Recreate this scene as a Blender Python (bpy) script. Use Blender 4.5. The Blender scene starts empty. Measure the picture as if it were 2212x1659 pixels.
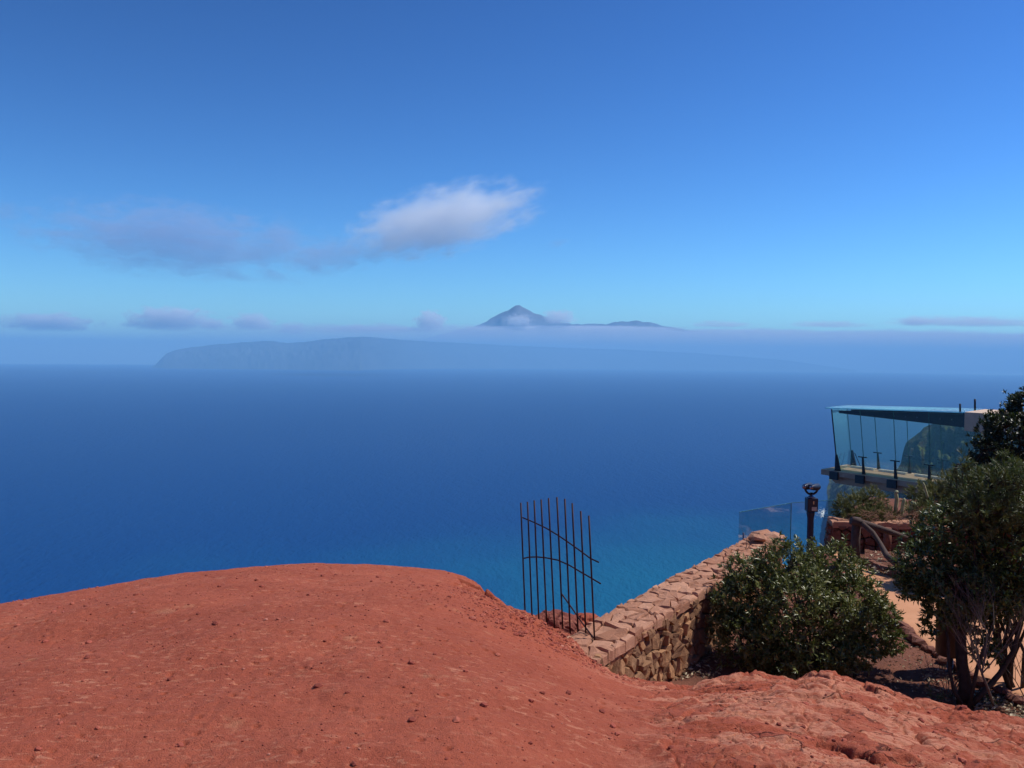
import bpy, bmesh, math, random
import numpy as np
from mathutils import Vector, Matrix

random.seed(7)
rng = np.random.default_rng(7)
S = bpy.context.scene
COL = S.collection

# ------------------------------------------------------------------ camera, sky, sun, exposure
EYE = 1.65
SEA_Z = EYE - 620.0
R_EARTH = 7430e3
FU = 1878.0                       # focal length for a 2212 px wide picture
PITCH, ROLL = math.radians(1.82), math.radians(0.64)
cam_d = bpy.data.cameras.new("camera")
cam = bpy.data.objects.new("camera", cam_d)
COL.objects.link(cam)
cam_d.sensor_width = 36.0
cam_d.lens = 36.0 * FU / 2212.0
cam_d.clip_start = 0.05
cam_d.clip_end = 400000.0
F0 = Vector((0, math.cos(PITCH), -math.sin(PITCH)))
R0 = Vector((1, 0, 0))
U0 = R0.cross(F0)
RR = R0 * math.cos(ROLL) + U0 * math.sin(ROLL)
UU = U0 * math.cos(ROLL) - R0 * math.sin(ROLL)
CAM = Vector((0, 0, EYE))
M = Matrix(((RR.x, UU.x, -F0.x, CAM.x), (RR.y, UU.y, -F0.y, CAM.y), (RR.z, UU.z, -F0.z, CAM.z), (0, 0, 0, 1)))
cam.matrix_world = M
S.camera = cam

SUN_AZ = math.radians(75)         # clockwise from +Y (the view direction)
SUN_EL = math.radians(54)
world = bpy.data.worlds.new("World")
S.world = world
world.use_nodes = True
wn = world.node_tree
bg = wn.nodes["Background"]
sky = wn.nodes.new("ShaderNodeTexSky")
sky.sky_type = 'NISHITA'
sky.sun_disc = False
sky.sun_elevation = SUN_EL
sky.sun_rotation = SUN_AZ
sky.altitude = 620
sky.air_density = 1.0
sky.dust_density = 0.0
sky.ozone_density = 3.0
gm = wn.nodes.new("ShaderNodeGamma")          # deeper, more polarised blue
gm.inputs["Gamma"].default_value = 1.80
mu = wn.nodes.new("ShaderNodeVectorMath"); mu.operation = 'MULTIPLY'
mu.inputs[1].default_value = (0.140, 0.205, 0.240)
wn.links.new(sky.outputs[0], gm.inputs["Color"])
wn.links.new(gm.outputs[0], mu.inputs[0])
wn.links.new(mu.outputs[0], bg.inputs["Color"])
bg.inputs["Strength"].default_value = 0.12

sun_d = bpy.data.lights.new("sun", 'SUN')
sun_d.energy = 4.0
sun_d.angle = math.radians(0.53)
sun_d.color = (1.0, 0.955, 0.89)
sun = bpy.data.objects.new("sun", sun_d)
COL.objects.link(sun)
sdir = Vector((math.sin(SUN_AZ) * math.cos(SUN_EL), math.cos(SUN_AZ) * math.cos(SUN_EL), math.sin(SUN_EL)))
sun.rotation_euler = (-sdir).to_track_quat('-Z', 'Y').to_euler()
sun.location = (20, 0, 40)

S.view_settings.view_transform = 'Standard'
S.view_settings.look = 'None'
S.view_settings.exposure = 0.18
S.view_settings.gamma = 1.0
S.cycles.use_denoising = True
S.cycles.max_bounces = 10
S.cycles.diffuse_bounces = 3
S.cycles.glossy_bounces = 3
S.cycles.transparent_max_bounces = 24
S.cycles.volume_bounces = 8
S.cycles.volume_max_steps = 256
S.cycles.sample_clamp_indirect = 6.0

# ------------------------------------------------------------------ placing helpers
def ray(u, v):
    return F0 + RR * ((u - 1106.0) / FU) + UU * (-(v - 829.5) / FU)

def P(u, v, y):
    d = ray(u, v)
    return CAM + d * (y / d.y)

def PZ(u, v, z):
    d = ray(u, v)
    return CAM + d * ((z - EYE) / d.z)

def proj(p):
    d = Vector(p) - CAM
    k = d.dot(F0)
    return 1106.0 + FU * d.dot(RR) / k, 829.5 - FU * d.dot(UU) / k

PX = 1.0 / FU                      # size of one such pixel at one metre

def sstep(a, b, x):
    t = np.clip((x - a) / (b - a), 0, 1)
    return t * t * (3 - 2 * t)

def _hash(ix, iy, seed):
    h = (ix.astype(np.int64) * 374761393 + iy.astype(np.int64) * 668265263 + seed * 1274126177) & 0xffffffff
    h = ((h ^ (h >> 13)) * 1274126177) & 0xffffffff
    h = ((h ^ (h >> 16)) * 2246822519) & 0xffffffff
    return ((h ^ (h >> 15)) & 0xffffff) / float(0xffffff)

def vnoise(x, y, seed=0):
    ix, iy = np.floor(x), np.floor(y)
    fx, fy = x - ix, y - iy
    fx = fx * fx * fx * (fx * (fx * 6 - 15) + 10)
    fy = fy * fy * fy * (fy * (fy * 6 - 15) + 10)
    a = _hash(ix, iy, seed); b = _hash(ix + 1, iy, seed)
    c = _hash(ix, iy + 1, seed); d = _hash(ix + 1, iy + 1, seed)
    return (a + (b - a) * fx) * (1 - fy) + (c + (d - c) * fx) * fy - 0.5

def fbm(x, y, octv=4, seed=0, gain=0.5):
    s = np.zeros_like(x); a = 1.0
    for o in range(octv):
        ca, sa = math.cos(o * 1.1), math.sin(o * 1.1)
        s += a * vnoise((x * ca - y * sa) * 2 ** o + 17.3 * o, (x * sa + y * ca) * 2 ** o - 9.1 * o, seed + o)
        a *= gain
    return s

def worley(x, y, seed=0):
    ix, iy = np.floor(x), np.floor(y)
    f1 = np.full(x.shape, 9.0); f2 = np.full(x.shape, 9.0)
    cid = np.zeros(x.shape); cx = np.zeros(x.shape); cy = np.zeros(x.shape)
    for dx in (-1, 0, 1):
        for dy in (-1, 0, 1):
            gx, gy = ix + dx, iy + dy
            px = gx + _hash(gx, gy, seed); py = gy + _hash(gx, gy, seed + 5)
            d = np.hypot(px - x, py - y)
            near = d < f1
            f2 = np.where(near, f1, np.minimum(f2, d))
            cid = np.where(near, _hash(gx, gy, seed + 11), cid)
            cx = np.where(near, px, cx); cy = np.where(near, py, cy)
            f1 = np.where(near, d, f1)
    return f1, f2, cid, cx, cy

# ------------------------------------------------------------------ object helpers
def link(o, parent=None):
    COL.objects.link(o)
    if parent is not None:
        o.parent = parent
    return o

def tag(o, label=None, cat=None, group=None, kind=None):
    if label: o["label"] = label
    if cat: o["category"] = cat
    if group: o["group"] = group
    if kind: o["kind"] = kind
    return o

def empty(name, loc, label, cat, group=None):
    o = bpy.data.objects.new(name, None)
    o.empty_display_size = 0.2
    link(o)
    o.location = loc
    return tag(o, label, cat, group)

def big_mesh(name, V, Fq, mat, smooth=True, parent=None):
    me = bpy.data.meshes.new(name)
    V = np.asarray(V, dtype=np.float32); Fq = np.asarray(Fq, dtype=np.int32)
    k = Fq.shape[1]
    me.vertices.add(len(V)); me.vertices.foreach_set("co", V.ravel())
    me.loops.add(Fq.size); me.loops.foreach_set("vertex_index", Fq.ravel())
    me.polygons.add(len(Fq))
    me.polygons.foreach_set("loop_start", np.arange(0, Fq.size, k, dtype=np.int32))
    me.polygons.foreach_set("loop_total", np.full(len(Fq), k, dtype=np.int32))
    if smooth:
        me.polygons.foreach_set("use_smooth", np.ones(len(Fq), dtype=bool))
    me.update(calc_edges=True); me.validate()
    me.materials.append(mat)
    return link(bpy.data.objects.new(name, me), parent)

def grid_faces(n, m):
    i = np.arange(n - 1)[:, None]; j = np.arange(m - 1)[None, :]
    a = i * m + j
    return np.stack([a, a + m, a + m + 1, a + 1], -1).reshape(-1, 4)

class MB:
    def __init__(s):
        s.v = []; s.f = []; s.sm = []
    def add(s, vs, fs, smooth=False):
        n = len(s.v)
        s.v += [tuple(p) for p in vs]
        s.f += [tuple(i + n for i in f) for f in fs]
        s.sm += [smooth] * len(fs)
    def hexa(s, b, t):             # bottom ring and top ring of equal length
        n = len(b)
        fs = [tuple(range(n - 1, -1, -1)), tuple(range(n, 2 * n))]
        fs += [(i, (i + 1) % n, n + (i + 1) % n, n + i) for i in range(n)]
        s.add(list(b) + list(t), fs)
    def box(s, c, dx, dy, dz):     # centre and three half-axis vectors
        c = Vector(c); dx = Vector(dx); dy = Vector(dy); dz = Vector(dz)
        q = [(-1, -1), (1, -1), (1, 1), (-1, 1)]
        s.hexa([c + dx * a + dy * b - dz for a, b in q], [c + dx * a + dy * b + dz for a, b in q])
    def beam(s, p0, p1, w, h, up=(0, 0, 1)):
        p0 = Vector(p0); p1 = Vector(p1); d = (p1 - p0)
        L = d.length; d.normalize()
        side = d.cross(Vector(up)); side.normalize()
        u2 = side.cross(d)
        s.box((p0 + p1) / 2, d * (L / 2), side * (w / 2), u2 * (h / 2))
    def tube(s, pts, rad, n=8, cap=True, smooth=True):
        pts = [Vector(p) for p in pts]
        if not isinstance(rad, (list, tuple)): rad = [rad] * len(pts)
        vs = []; prev = None
        for i, p in enumerate(pts):
            d = pts[min(i + 1, len(pts) - 1)] - pts[max(i - 1, 0)]
            if d.length < 1e-9: d = Vector((0, 0, 1))
            d.normalize()
            if prev is None:
                a = d.cross(Vector((0, 0, 1)) if abs(d.z) < 0.9 else Vector((1, 0, 0)))
            else:
                a = prev - d * prev.dot(d)
            a.normalize(); prev = a
            b = d.cross(a)
            for k in range(n):
                t = 2 * math.pi * k / n
                vs.append(p + (a * math.cos(t) + b * math.sin(t)) * rad[i])
        fs = []
        for i in range(len(pts) - 1):
            for k in range(n):
                fs.append((i * n + k, i * n + (k + 1) % n, (i + 1) * n + (k + 1) % n, (i + 1) * n + k))
        s.add(vs, fs, smooth)
        if cap:
            m = len(s.v) - len(vs)
            s.f += [tuple(m + k for k in range(n - 1, -1, -1)), tuple(m + (len(pts) - 1) * n + k for k in range(n))]
            s.sm += [False, False]
    def lathe(s, c, prof, n=20, axis=(0, 0, 1)):
        c = Vector(c); q = Vector((0, 0, 1)).rotation_difference(Vector(axis))
        vs = []
        for r, z in prof:
            for k in range(n):
                t = 2 * math.pi * k / n
                vs.append(c + q @ Vector((r * math.cos(t), r * math.sin(t), z)))
        fs = [(i * n + k, i * n + (k + 1) % n, (i + 1) * n + (k + 1) % n, (i + 1) * n + k)
              for i in range(len(prof) - 1) for k in range(n)]
        fs += [tuple(range(n - 1, -1, -1)), tuple((len(prof) - 1) * n + k for k in range(n))]
        s.add(vs, fs, True)
    def build(s, name, mat, parent=None, bevel=0.0):
        me = bpy.data.meshes.new(name)
        me.from_pydata(s.v, [], s.f)
        me.polygons.foreach_set("use_smooth", s.sm)
        me.materials.append(mat)
        me.update()
        o = link(bpy.data.objects.new(name, me), parent)
        if parent is not None:
            o.matrix_parent_inverse = Matrix.Identity(4)
            me.transform(Matrix.Translation(-world_loc(parent)))
        if bevel:
            b = o.modifiers.new("bevel", 'BEVEL'); b.width = bevel; b.segments = 2; b.limit_method = 'ANGLE'
        return o

def world_loc(o):
    v = Vector((0, 0, 0))
    while o is not None:
        v += o.location; o = o.parent
    return v

# ------------------------------------------------------------------ material helpers
class Mat:
    def __init__(s, name):
        s.m = bpy.data.materials.new(name); s.m.use_nodes = True
        s.nt = s.m.node_tree; s.nt.nodes.clear()
        s.out = s.nt.nodes.new("ShaderNodeOutputMaterial")
    def n(s, typ, props=None, **inp):
        nd = s.nt.nodes.new(typ)
        for k, v in (props or {}).items(): setattr(nd, k, v)
        for k, v in inp.items():
            key = int(k[1:]) if k[0] == 'i' and k[1:].isdigit() else k.replace('_', ' ')
            s.set(nd.inputs[key], v)
        return nd
    def set(s, sock, v):
        if isinstance(v, bpy.types.NodeSocket): s.nt.links.new(v, sock)
        elif isinstance(v, bpy.types.Node): s.nt.links.new(v.outputs[0], sock)
        else: sock.default_value = v
    def obj(s): return s.n("ShaderNodeTexCoord").outputs["Object"]
    def mapping(s, vec, scale=(1, 1, 1), rot=(0, 0, 0), loc=(0, 0, 0)):
        return s.n("ShaderNodeMapping", None, Vector=vec, Scale=scale, Rotation=rot, Location=loc).outputs[0]
    def noise(s, vec, scale, detail=4, rough=0.55, dist=0.0):
        return s.n("ShaderNodeTexNoise", None, Vector=vec, Scale=scale, Detail=detail, Roughness=rough, Distortion=dist).outputs[0]
    def ramp(s, fac, stops):
        nd = s.n("ShaderNodeValToRGB", None, Fac=fac)
        e = nd.color_ramp.elements
        while len(e) < len(stops): e.new(0.5)
        for el, (p, c) in zip(e, stops):
            el.position = p; el.color = (*c, 1) if len(c) == 3 else c
        return nd.outputs[0]
    def rangef(s, x, a, b, c=0.0, d=1.0, smooth=True):
        return s.n("ShaderNodeMapRange", {"interpolation_type": 'SMOOTHSTEP' if smooth else 'LINEAR'},
                   Value=x, From_Min=a, From_Max=b, To_Min=c, To_Max=d).outputs[0]
    def math(s, op, a, b=0.0, clamp=False):
        nd = s.n("ShaderNodeMath", {"operation": op, "use_clamp": clamp}, i0=a, i1=b)
        return nd.outputs[0]
    def mix(s, fac, a, b, blend='MIX'):
        nd = s.nt.nodes.new("ShaderNodeMix"); nd.data_type = 'RGBA'; nd.blend_type = blend
        s.set(nd.inputs[0], fac); s.set(nd.inputs[6], a); s.set(nd.inputs[7], b)
        return nd.outputs[2]
    def bump(s, h, strength=0.5, dist=0.02, normal=None):
        nd = s.n("ShaderNodeBump", None, Height=h, Strength=strength, Distance=dist)
        if normal is not None: s.set(nd.inputs["Normal"], normal)
        return nd.outputs[0]
    def pbr(s, color, rough=0.6, metal=0.0, spec=0.5, normal=None, **kw):
        nd = s.n("ShaderNodeBsdfPrincipled", None, Base_Color=color, Roughness=rough, Metallic=metal)
        nd.inputs["Specular IOR Level"].default_value = spec
        if normal is not None: s.set(nd.inputs["Normal"], normal)
        for k, v in kw.items(): s.set(nd.inputs[k.replace('_', ' ')], v)
        return nd.outputs[0]
    def surf(s, sh): s.nt.links.new(sh, s.out.inputs["Surface"]); return s.m
    def vol(s, sh): s.nt.links.new(sh, s.out.inputs["Volume"]); return s.m

def c4(r, g, b): return (r, g, b, 1.0)

def simple(name, col, rough=0.6, metal=0.0, spec=0.5, var=0.25, scale=6.0, bump=0.0, bscale=40.0):
    m = Mat(name); o = m.obj()
    n = m.noise(o, scale, 5, 0.6)
    lo = tuple(c * (1 - var) for c in col); hi = tuple(min(1, c * (1 + var)) for c in col)
    c = m.ramp(n, [(0.3, lo), (0.7, hi)])
    nm = m.bump(m.noise(o, bscale, 4), bump, 0.01) if bump else None
    rr = m.rangef(n, 0.3, 0.7, rough * 0.85, min(1, rough * 1.15))
    return m.surf(m.pbr(c, rr, metal, spec, nm))

# ------------------------------------------------------------------ red ground
SIL = [(-700, 1420, 9.5), (-150, 1335, 10.2), (0, 1305, 10.8), (150, 1278, 11.4), (300, 1252, 12.0), (400, 1236, 12.4), (520, 1227, 12.8),
       (620, 1220, 13), (750, 1218, 13), (830, 1221, 13), (900, 1226, 13), (960, 1233, 13), (1000, 1246, 12.8), (1037, 1262, 12.6),
       (1052, 1284, 12.2), (1070, 1300, 11.9), (1101, 1315, 11.2), (1136, 1324, 10.6), (1151, 1332, 10.5), (1183, 1351, 10.2),
       (1196, 1362, 10.1), (1233, 1377, 9.7), (1270, 1414, 9.1), (1292, 1443, 8.8), (1332, 1460, 8.5), (1436, 1473, 8.1),
       (1469, 1479, 8.0), (1535, 1468, 7.9), (1582, 1454, 7.9), (1629, 1449, 7.9), (1668, 1461, 7.8), (1718, 1463, 7.8),
       (1727, 1456, 7.8), (1750, 1448, 7.8), (1802, 1450, 7.7), (1835, 1463, 7.6), (1884, 1477, 7.5), (1915, 1489, 7.5),
       (1961, 1508, 7.4), (1983, 1511, 7.4), (2040, 1529, 7.3), (2141, 1533, 7.2), (2184, 1543, 7.2), (2230, 1552, 7.2),
       (2500, 1640, 7.0), (3000, 1700, 7.0)]
_az, _t, _r = [], [], []
for u, v, y in SIL:
    d = ray(u, v)
    h = math.hypot(d.x, d.y)
    _az.append(math.atan2(d.x, d.y)); _t.append(-d.z / h); _r.append(y * h / d.y)
_az, _t, _r = np.array(_az), np.array(_t), np.array(_r)
_azf = np.linspace(_az[0], _az[-1], 2400)
def _smooth(y, sig):
    w = int(sig * 3 / (_azf[1] - _azf[0])); k = np.exp(-0.5 * (np.arange(-w, w + 1) * (_azf[1] - _azf[0]) / sig) ** 2)
    return np.convolve(np.pad(y, w, mode='edge'), k / k.sum(), mode='valid')
_tsm = _smooth(np.interp(_azf, _az, _t), 0.045)
_rsm = np.interp(_az, _azf, _smooth(np.interp(_azf, _az, _r), 0.03))
TERR = -2.2                        # level of the garden terrace

def ground_z(x, y, fine=True):
    az = np.arctan2(x, y); r = np.hypot(x, y) + 1e-6
    t0 = np.interp(az, _az, _t); rs = np.interp(az, _az, _rsm)
    q0 = r / rs
    t = np.interp(az, _azf, _tsm)
    t = t + (t0 - t) * sstep(0.86, 1.0, q0)
    drop = t * rs - EYE
    p = 1.95 - 0.2 * sstep(0.0, 0.22, az)
    q = r / rs
    z_in = -drop * np.power(np.minimum(q, 1.0), p)
    e = np.maximum(r - rs, 0)
    right = sstep(0.06, 0.12, az)
    z_l = -drop - 0.30 * e - 0.11 * e ** 2
    z_l = np.maximum(z_l, -drop - 40 - 1.2 * e)
    z_r = np.maximum(-drop - 1.1 * e - 0.4 * e ** 2, np.minimum(-2.9, -2.9 - 1.15 * (r - 22)))
    out_w = (x - 1.0) * 0.838 - (y - 8.85) * 0.545          # seaward of the stone wall the slope falls away
    right = right * sstep(-1.1, -0.5, out_w)
    z_l = z_l - 1.1 * np.maximum(-out_w - 0.6, 0) * sstep(0.03, 0.09, az)
    z = np.where(r < rs, z_in, z_l * (1 - right) + z_r * right)
    ab = np.abs(az)
    back = np.where(az > 0, sstep(0.75, 1.25, ab), sstep(1.45, 2.0, ab))
    zb = 0.04 * r * sstep(0, 20, r) + 0.18 * np.maximum(r - 20, 0) + 1.2 * fbm(x / 14, y / 14, 3, 71) * sstep(6, 20, r)
    z = z * (1 - back) + zb * back
    # relief
    crust = sstep(0.10, 0.24, az) * sstep(3.0, 4.2, r)
    rubble = sstep(-0.06, 0.02, az) * (1 - sstep(0.12, 0.18, az)) * sstep(6.8, 9.0, r)
    z = z + 0.10 * fbm(x / 1.6, y / 1.6, 3, 3) * sstep(0.0, 3.0, r) * (1 - 0.75 * sstep(0.85, 1.0, q))
    if fine:
        near = 1 - sstep(16, 30, r)
        n1 = fbm(x / 0.30, y / 0.30, 4, 21)
        z = z + near * (0.018 + 0.024 * crust + 0.055 * rubble) * n1
        n2 = np.abs(fbm(x / 0.13 + 3, y / 0.13, 3, 31))
        z = z + near * (0.012 + 0.016 * crust + 0.080 * rubble) * (0.25 - n2)
        # broken plates of the crust
        xa, ya = x * 0.92 + y * 0.39, -x * 0.39 + y * 0.92
        wx = xa + 0.18 * fbm(x / 0.4, y / 0.4, 3, 41); wy = ya + 0.18 * fbm(x / 0.4, y / 0.4, 3, 47)
        f1, f2, cid, cx, cy = worley(wx / 0.62, wy / 0.34, 5)
        tilt = ((wx / 0.62 - cx) * (cid - 0.4) + (wy / 0.34 - cy) * (0.8 - cid)) * 0.02
        crack = 1 - sstep(0.0, 0.10, f2 - f1)
        z = z + crust * near * ((cid - 0.5) * 0.045 + tilt - 0.022 * crack)
        f1, f2, cid, _, _ = worley(wx / 0.17, wy / 0.12, 9)
        z = z + crust * near * ((cid - 0.5) * 0.016 - 0.008 * (1 - sstep(0, 0.12, f2 - f1)))
        # clods on the rubbly slope
        f1, _, cid, _, _ = worley(x / 0.11, y / 0.11, 13)
        z = z + rubble * near * 0.05 * np.maximum(0.45 - f1, 0) * sstep(0.3, 0.8, cid)
        # pits
        f1, _, cid, _, _ = worley(x / 0.16, y / 0.16, 17)
        z = z - near * 0.016 * (1 - sstep(0.05, 0.17, f1)) * (cid > 0.80)
        # ragged outcrop at the broken rim
        oc = np.exp(-((az - math.atan2(-0.031, 1)) / 0.030) ** 2) * sstep(10.2, 11.4, r)
        f1, f2, cid, _, _ = worley(x / 0.35, y / 0.35, 23)
        z = z + oc * ((cid - 0.5) * 0.16 - 0.08 * (1 - sstep(0, 0.14, f2 - f1)))
        rim = sstep(0.80, 0.95, q) * (1 - sstep(1.0, 1.1, q)) * sstep(0.16, 0.24, az)
        f1, f2, cid, _, _ = worley(wx / 0.30, wy / 0.26, 29)
        z = z + rim * ((cid - 0.5) * 0.05 - 0.03 * (1 - sstep(0, 0.12, f2 - f1)))
    return z

def red_earth(name="red_earth", base=(0.425, 0.104, 0.056)):
    m = Mat(name); o = m.obj()
    b = base
    n1 = m.noise(o, 0.9, 5, 0.6)
    c = m.ramp(n1, [(0.3, (b[0] * .86, b[1] * .82, b[2] * .82)), (0.55, b), (0.75, (b[0] * 1.12, b[1] * 1.2, b[2] * 1.22))])
    # pale trodden scuffs
    st = m.mapping(o, (1.0, 2.2, 1.0), (0, 0, 0.25))
    n2 = m.noise(st, 11.0, 6, 0.66, 0.6)
    n2b = m.noise(o, 0.7, 3)
    sc = m.math('MULTIPLY', m.rangef(n2, 0.545, 0.64), m.rangef(n2b, 0.34, 0.6, 0.25, 1.0))
    c = m.mix(m.math('MULTIPLY', sc, 0.9), c, c4(0.60, 0.235, 0.135))
    # ochre and grey patches
    n3 = m.noise(o, 2.6, 5, 0.6)
    c = m.mix(m.math('MULTIPLY', m.rangef(n3, 0.63, 0.72), 0.5), c, c4(0.55, 0.24, 0.13))
    n5 = m.noise(st, 1.7, 5, 0.7)
    c = m.mix(m.math('MULTIPLY', m.rangef(n5, 0.58, 0.75), 0.35), c, c4(0.30, 0.060, 0.040))
    # grain
    n6 = m.noise(o, 19, 5, 0.7)
    c = m.mix(m.rangef(n6, 0.46, 0.28, 0, 0.55), c, c4(0.235, 0.048, 0.028))
    c = m.mix(m.rangef(n6, 0.58, 0.74, 0, 0.45), c, c4(0.53, 0.165, 0.10))
    n4 = m.noise(o, 75, 4, 0.75)
    c = m.mix(m.rangef(n4, 0.46, 0.28, 0, 0.6), c, c4(0.20, 0.040, 0.028))
    c = m.mix(m.rangef(n4, 0.57, 0.72, 0, 0.5), c, c4(0.55, 0.19, 0.13))
    h = m.math('ADD', m.math('MULTIPLY', n4, 0.5), m.math('ADD', m.noise(o, 140, 3, 0.7), m.math('MULTIPLY', m.noise(o, 22, 5, 0.6), 1.6)))
    nm = m.bump(h, 0.55, 0.012)
    # pale broken plates of the crust on the garden side
    sx = m.n("ShaderNodeSeparateXYZ", None, Vector=o)
    wo = m.n("ShaderNodeVectorMath", {"operation": 'ADD'}); m.set(wo.inputs[0], o)
    m.set(wo.inputs[1], m.n("ShaderNodeVectorMath", {"operation": 'SCALE'}, i0=m.n("ShaderNodeTexNoise", None, Vector=o, Scale=3.0, Detail=4.0).outputs[1], Scale=0.35).outputs[0])
    vor = m.n("ShaderNodeTexVoronoi", None, Vector=m.mapping(wo.outputs[0], (1.0, 1.5, 1.0), (0, 0, 0.4)), Scale=2.6)
    rc = m.n("ShaderNodeSeparateColor", None, Color=vor.outputs["Color"]).outputs[0]
    pm = m.math('MULTIPLY', m.rangef(sx.outputs[0], 0.3, 1.4), m.rangef(rc, 0.35, 0.75))
    pm = m.math('MULTIPLY', pm, m.rangef(n2, 0.40, 0.54, 0.15, 0.95))
    c = m.mix(pm, c, c4(0.59, 0.240, 0.145))
    vd = m.n("ShaderNodeTexVoronoi", {"feature": 'DISTANCE_TO_EDGE'}, Vector=m.mapping(wo.outputs[0], (1.0, 1.5, 1.0), (0, 0, 0.4)), Scale=2.6).outputs["Distance"]
    ck = m.math('MULTIPLY', m.rangef(vd, 0.03, 0.008), m.math('MULTIPLY', m.rangef(sx.outputs[0], 0.5, 1.6), m.rangef(n3, 0.45, 0.6)))
    c = m.mix(m.math('MULTIPLY', ck, 0.8), c, c4(0.11, 0.030, 0.022))
    # scrub takes over on the slopes farther off
    ln = m.n("ShaderNodeVectorMath", {"operation": 'LENGTH'}); m.set(ln.inputs[0], o)
    c = m.mix(m.rangef(ln.outputs["Value"], 17, 24), c, m.ramp(n3, [(0.35, (0.060, 0.058, 0.028)), (0.65, (0.13, 0.085, 0.055))]))
    h = m.math('ADD', h, m.math('MULTIPLY', ck, -1.5))
    nm = m.bump(h, 0.8, 0.018)
    return m.surf(m.pbr(c, 0.95, 0, 0.15, nm))

M_RED = red_earth()
az_l = np.concatenate([np.radians(np.linspace(-180, -42, 60, endpoint=False)), np.radians(np.linspace(-42, 40, 1000, endpoint=False)),
                       np.radians(np.linspace(40, 180, 60))])
rr_l = np.concatenate([np.linspace(0.0, 3.0, 40, endpoint=False), np.linspace(3.0, 8.6, 380, endpoint=False), np.linspace(8.6, 14.2, 250, endpoint=False),
                       np.geomspace(14.2, 900, 70)])
A, Rr = np.meshgrid(az_l, rr_l, indexing='ij')
GX, GY = np.sin(A) * Rr, np.cos(A) * Rr
GZ = ground_z(GX, GY)
GZ = np.maximum(GZ, SEA_Z - 5)
g = big_mesh("ground", np.stack([GX, GY, GZ], -1).reshape(-1, 3), grid_faces(*A.shape), M_RED)
tag(g, "bare red earth mound with pale trodden scuffs above the sea", None, None, "structure")

# loose gravel on the mound
def stone_verts(c, r, flat=0.65):
    ph = (1 + 5 ** 0.5) / 2
    base = [(-1, ph, 0), (1, ph, 0), (-1, -ph, 0), (1, -ph, 0), (0, -1, ph), (0, 1, ph), (0, -1, -ph), (0, 1, -ph), (ph, 0, -1), (ph, 0, 1), (-ph, 0, -1), (-ph, 0, 1)]
    a = random.uniform(0, 6.28); ca, sa = math.cos(a), math.sin(a)
    ex = random.uniform(0.7, 1.3)
    out = []
    for x, y, z in base:
        k = r / 1.9 * random.uniform(0.75, 1.2)
        x, y, z = x * k * ex, y * k, z * k * flat
        out.append((c[0] + x * ca - y * sa, c[1] + x * sa + y * ca, c[2] + z))
    return out
ICO_F = [(0, 11, 5), (0, 5, 1), (0, 1, 7), (0, 7, 10), (0, 10, 11), (1, 5, 9), (5, 11, 4), (11, 10, 2), (10, 7, 6), (7, 1, 8),
         (3, 9, 4), (3, 4, 2), (3, 2, 6), (3, 6, 8), (3, 8, 9), (4, 9, 5), (2, 4, 11), (6, 2, 10), (8, 6, 7), (9, 8, 1)]
n_peb = 9500
ps = rng.uniform(-0.66, 0.66, n_peb); py = rng.uniform(3.2, 12.8, n_peb)
extra = rng.normal(0.04, 0.055, 3200); ey = rng.uniform(7.4, 10.4, 3200)
ps = np.concatenate([ps, extra]); py = np.concatenate([py, ey])
px = ps * py
pz = ground_z(px, py)
sz = 0.0032 + 0.0034 * rng.pareto(2.6, len(px))
sz[n_peb:] *= 1.7
mb = MB()
for x, y, z, r in zip(px, py, pz, sz):
    r = min(r, 0.026)
    mb.add(stone_verts((x, y, z + r * 0.25), r), ICO_F)
m = Mat("red_gravel")
ri = m.n("ShaderNodeNewGeometry").outputs["Random Per Island"]
c = m.ramp(ri, [(0.0, (0.20, 0.05, 0.035)), (0.5, (0.36, 0.09, 0.06)), (0.93, (0.42, 0.125, 0.08)), (1.0, (0.48, 0.20, 0.14))])
M_GRAVEL = m.surf(m.pbr(c, 0.95, 0, 0.15))
tag(mb.build("gravel", M_GRAVEL), "loose red gravel scattered over the bare mound", None, None, "stuff")

# ------------------------------------------------------------------ garden terrace: soil, path
WD = Vector((0.545, 0.838, 0)); WN = Vector((0.838, -0.545, 0))   # along the stone wall, and out of its garden face
W0 = Vector((1.0, 8.85, 0))

def soil_z(x, y):
    return TERR + 0.05 * fbm(x / 1.3, y / 1.3, 3, 51) + 0.02 * fbm(x / 0.2, y / 0.2, 3, 53)

m = Mat("brown_soil"); o = m.obj()
n1 = m.noise(o, 1.5, 5, 0.6); n2 = m.noise(o, 30, 5, 0.7)
c = m.ramp(n1, [(0.3, (0.135, 0.055, 0.036)), (0.6, (0.225, 0.088, 0.055)), (0.75, (0.30, 0.12, 0.075))])
c = m.mix(m.rangef(n2, 0.6, 0.75, 0, 0.6), c, c4(0.36, 0.22, 0.13))
c = m.mix(m.rangef(n2, 0.42, 0.28, 0, 0.6), c, c4(0.06, 0.022, 0.016))
M_SOIL = m.surf(m.pbr(c, 0.95, 0, 0.2, m.bump(m.math('ADD', n2, m.noise(o, 90, 3)), 0.7, 0.03)))

nx, ny = 260, 170
ug = np.linspace(-0.9, 24.0, nx); wg = np.linspace(0.0, 1.0, ny)
# soil sheet in (distance out of the wall, distance along it) then cut down at the edges
UG, VG = np.meshgrid(ug, np.linspace(-1.5, 10.6, ny), indexing='ij')
SX = W0.x + WD.x * VG + WN.x * UG; SY = W0.y + WD.y * VG + WN.y * UG
SZs = soil_z(SX, SY)
edge = (UG < -0.5) | (SY > 18.3)
SZs = np.where(edge, -9.0, SZs)
mid = (np.hypot(SX, SY) < 7.6)
SZs = np.where(mid, -2.6, SZs)
tag(big_mesh("soil", np.stack([SX, SY, SZs], -1).reshape(-1, 3), grid_faces(nx, ny), M_SOIL), "dark red brown garden soil", None, None, "structure")

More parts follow.
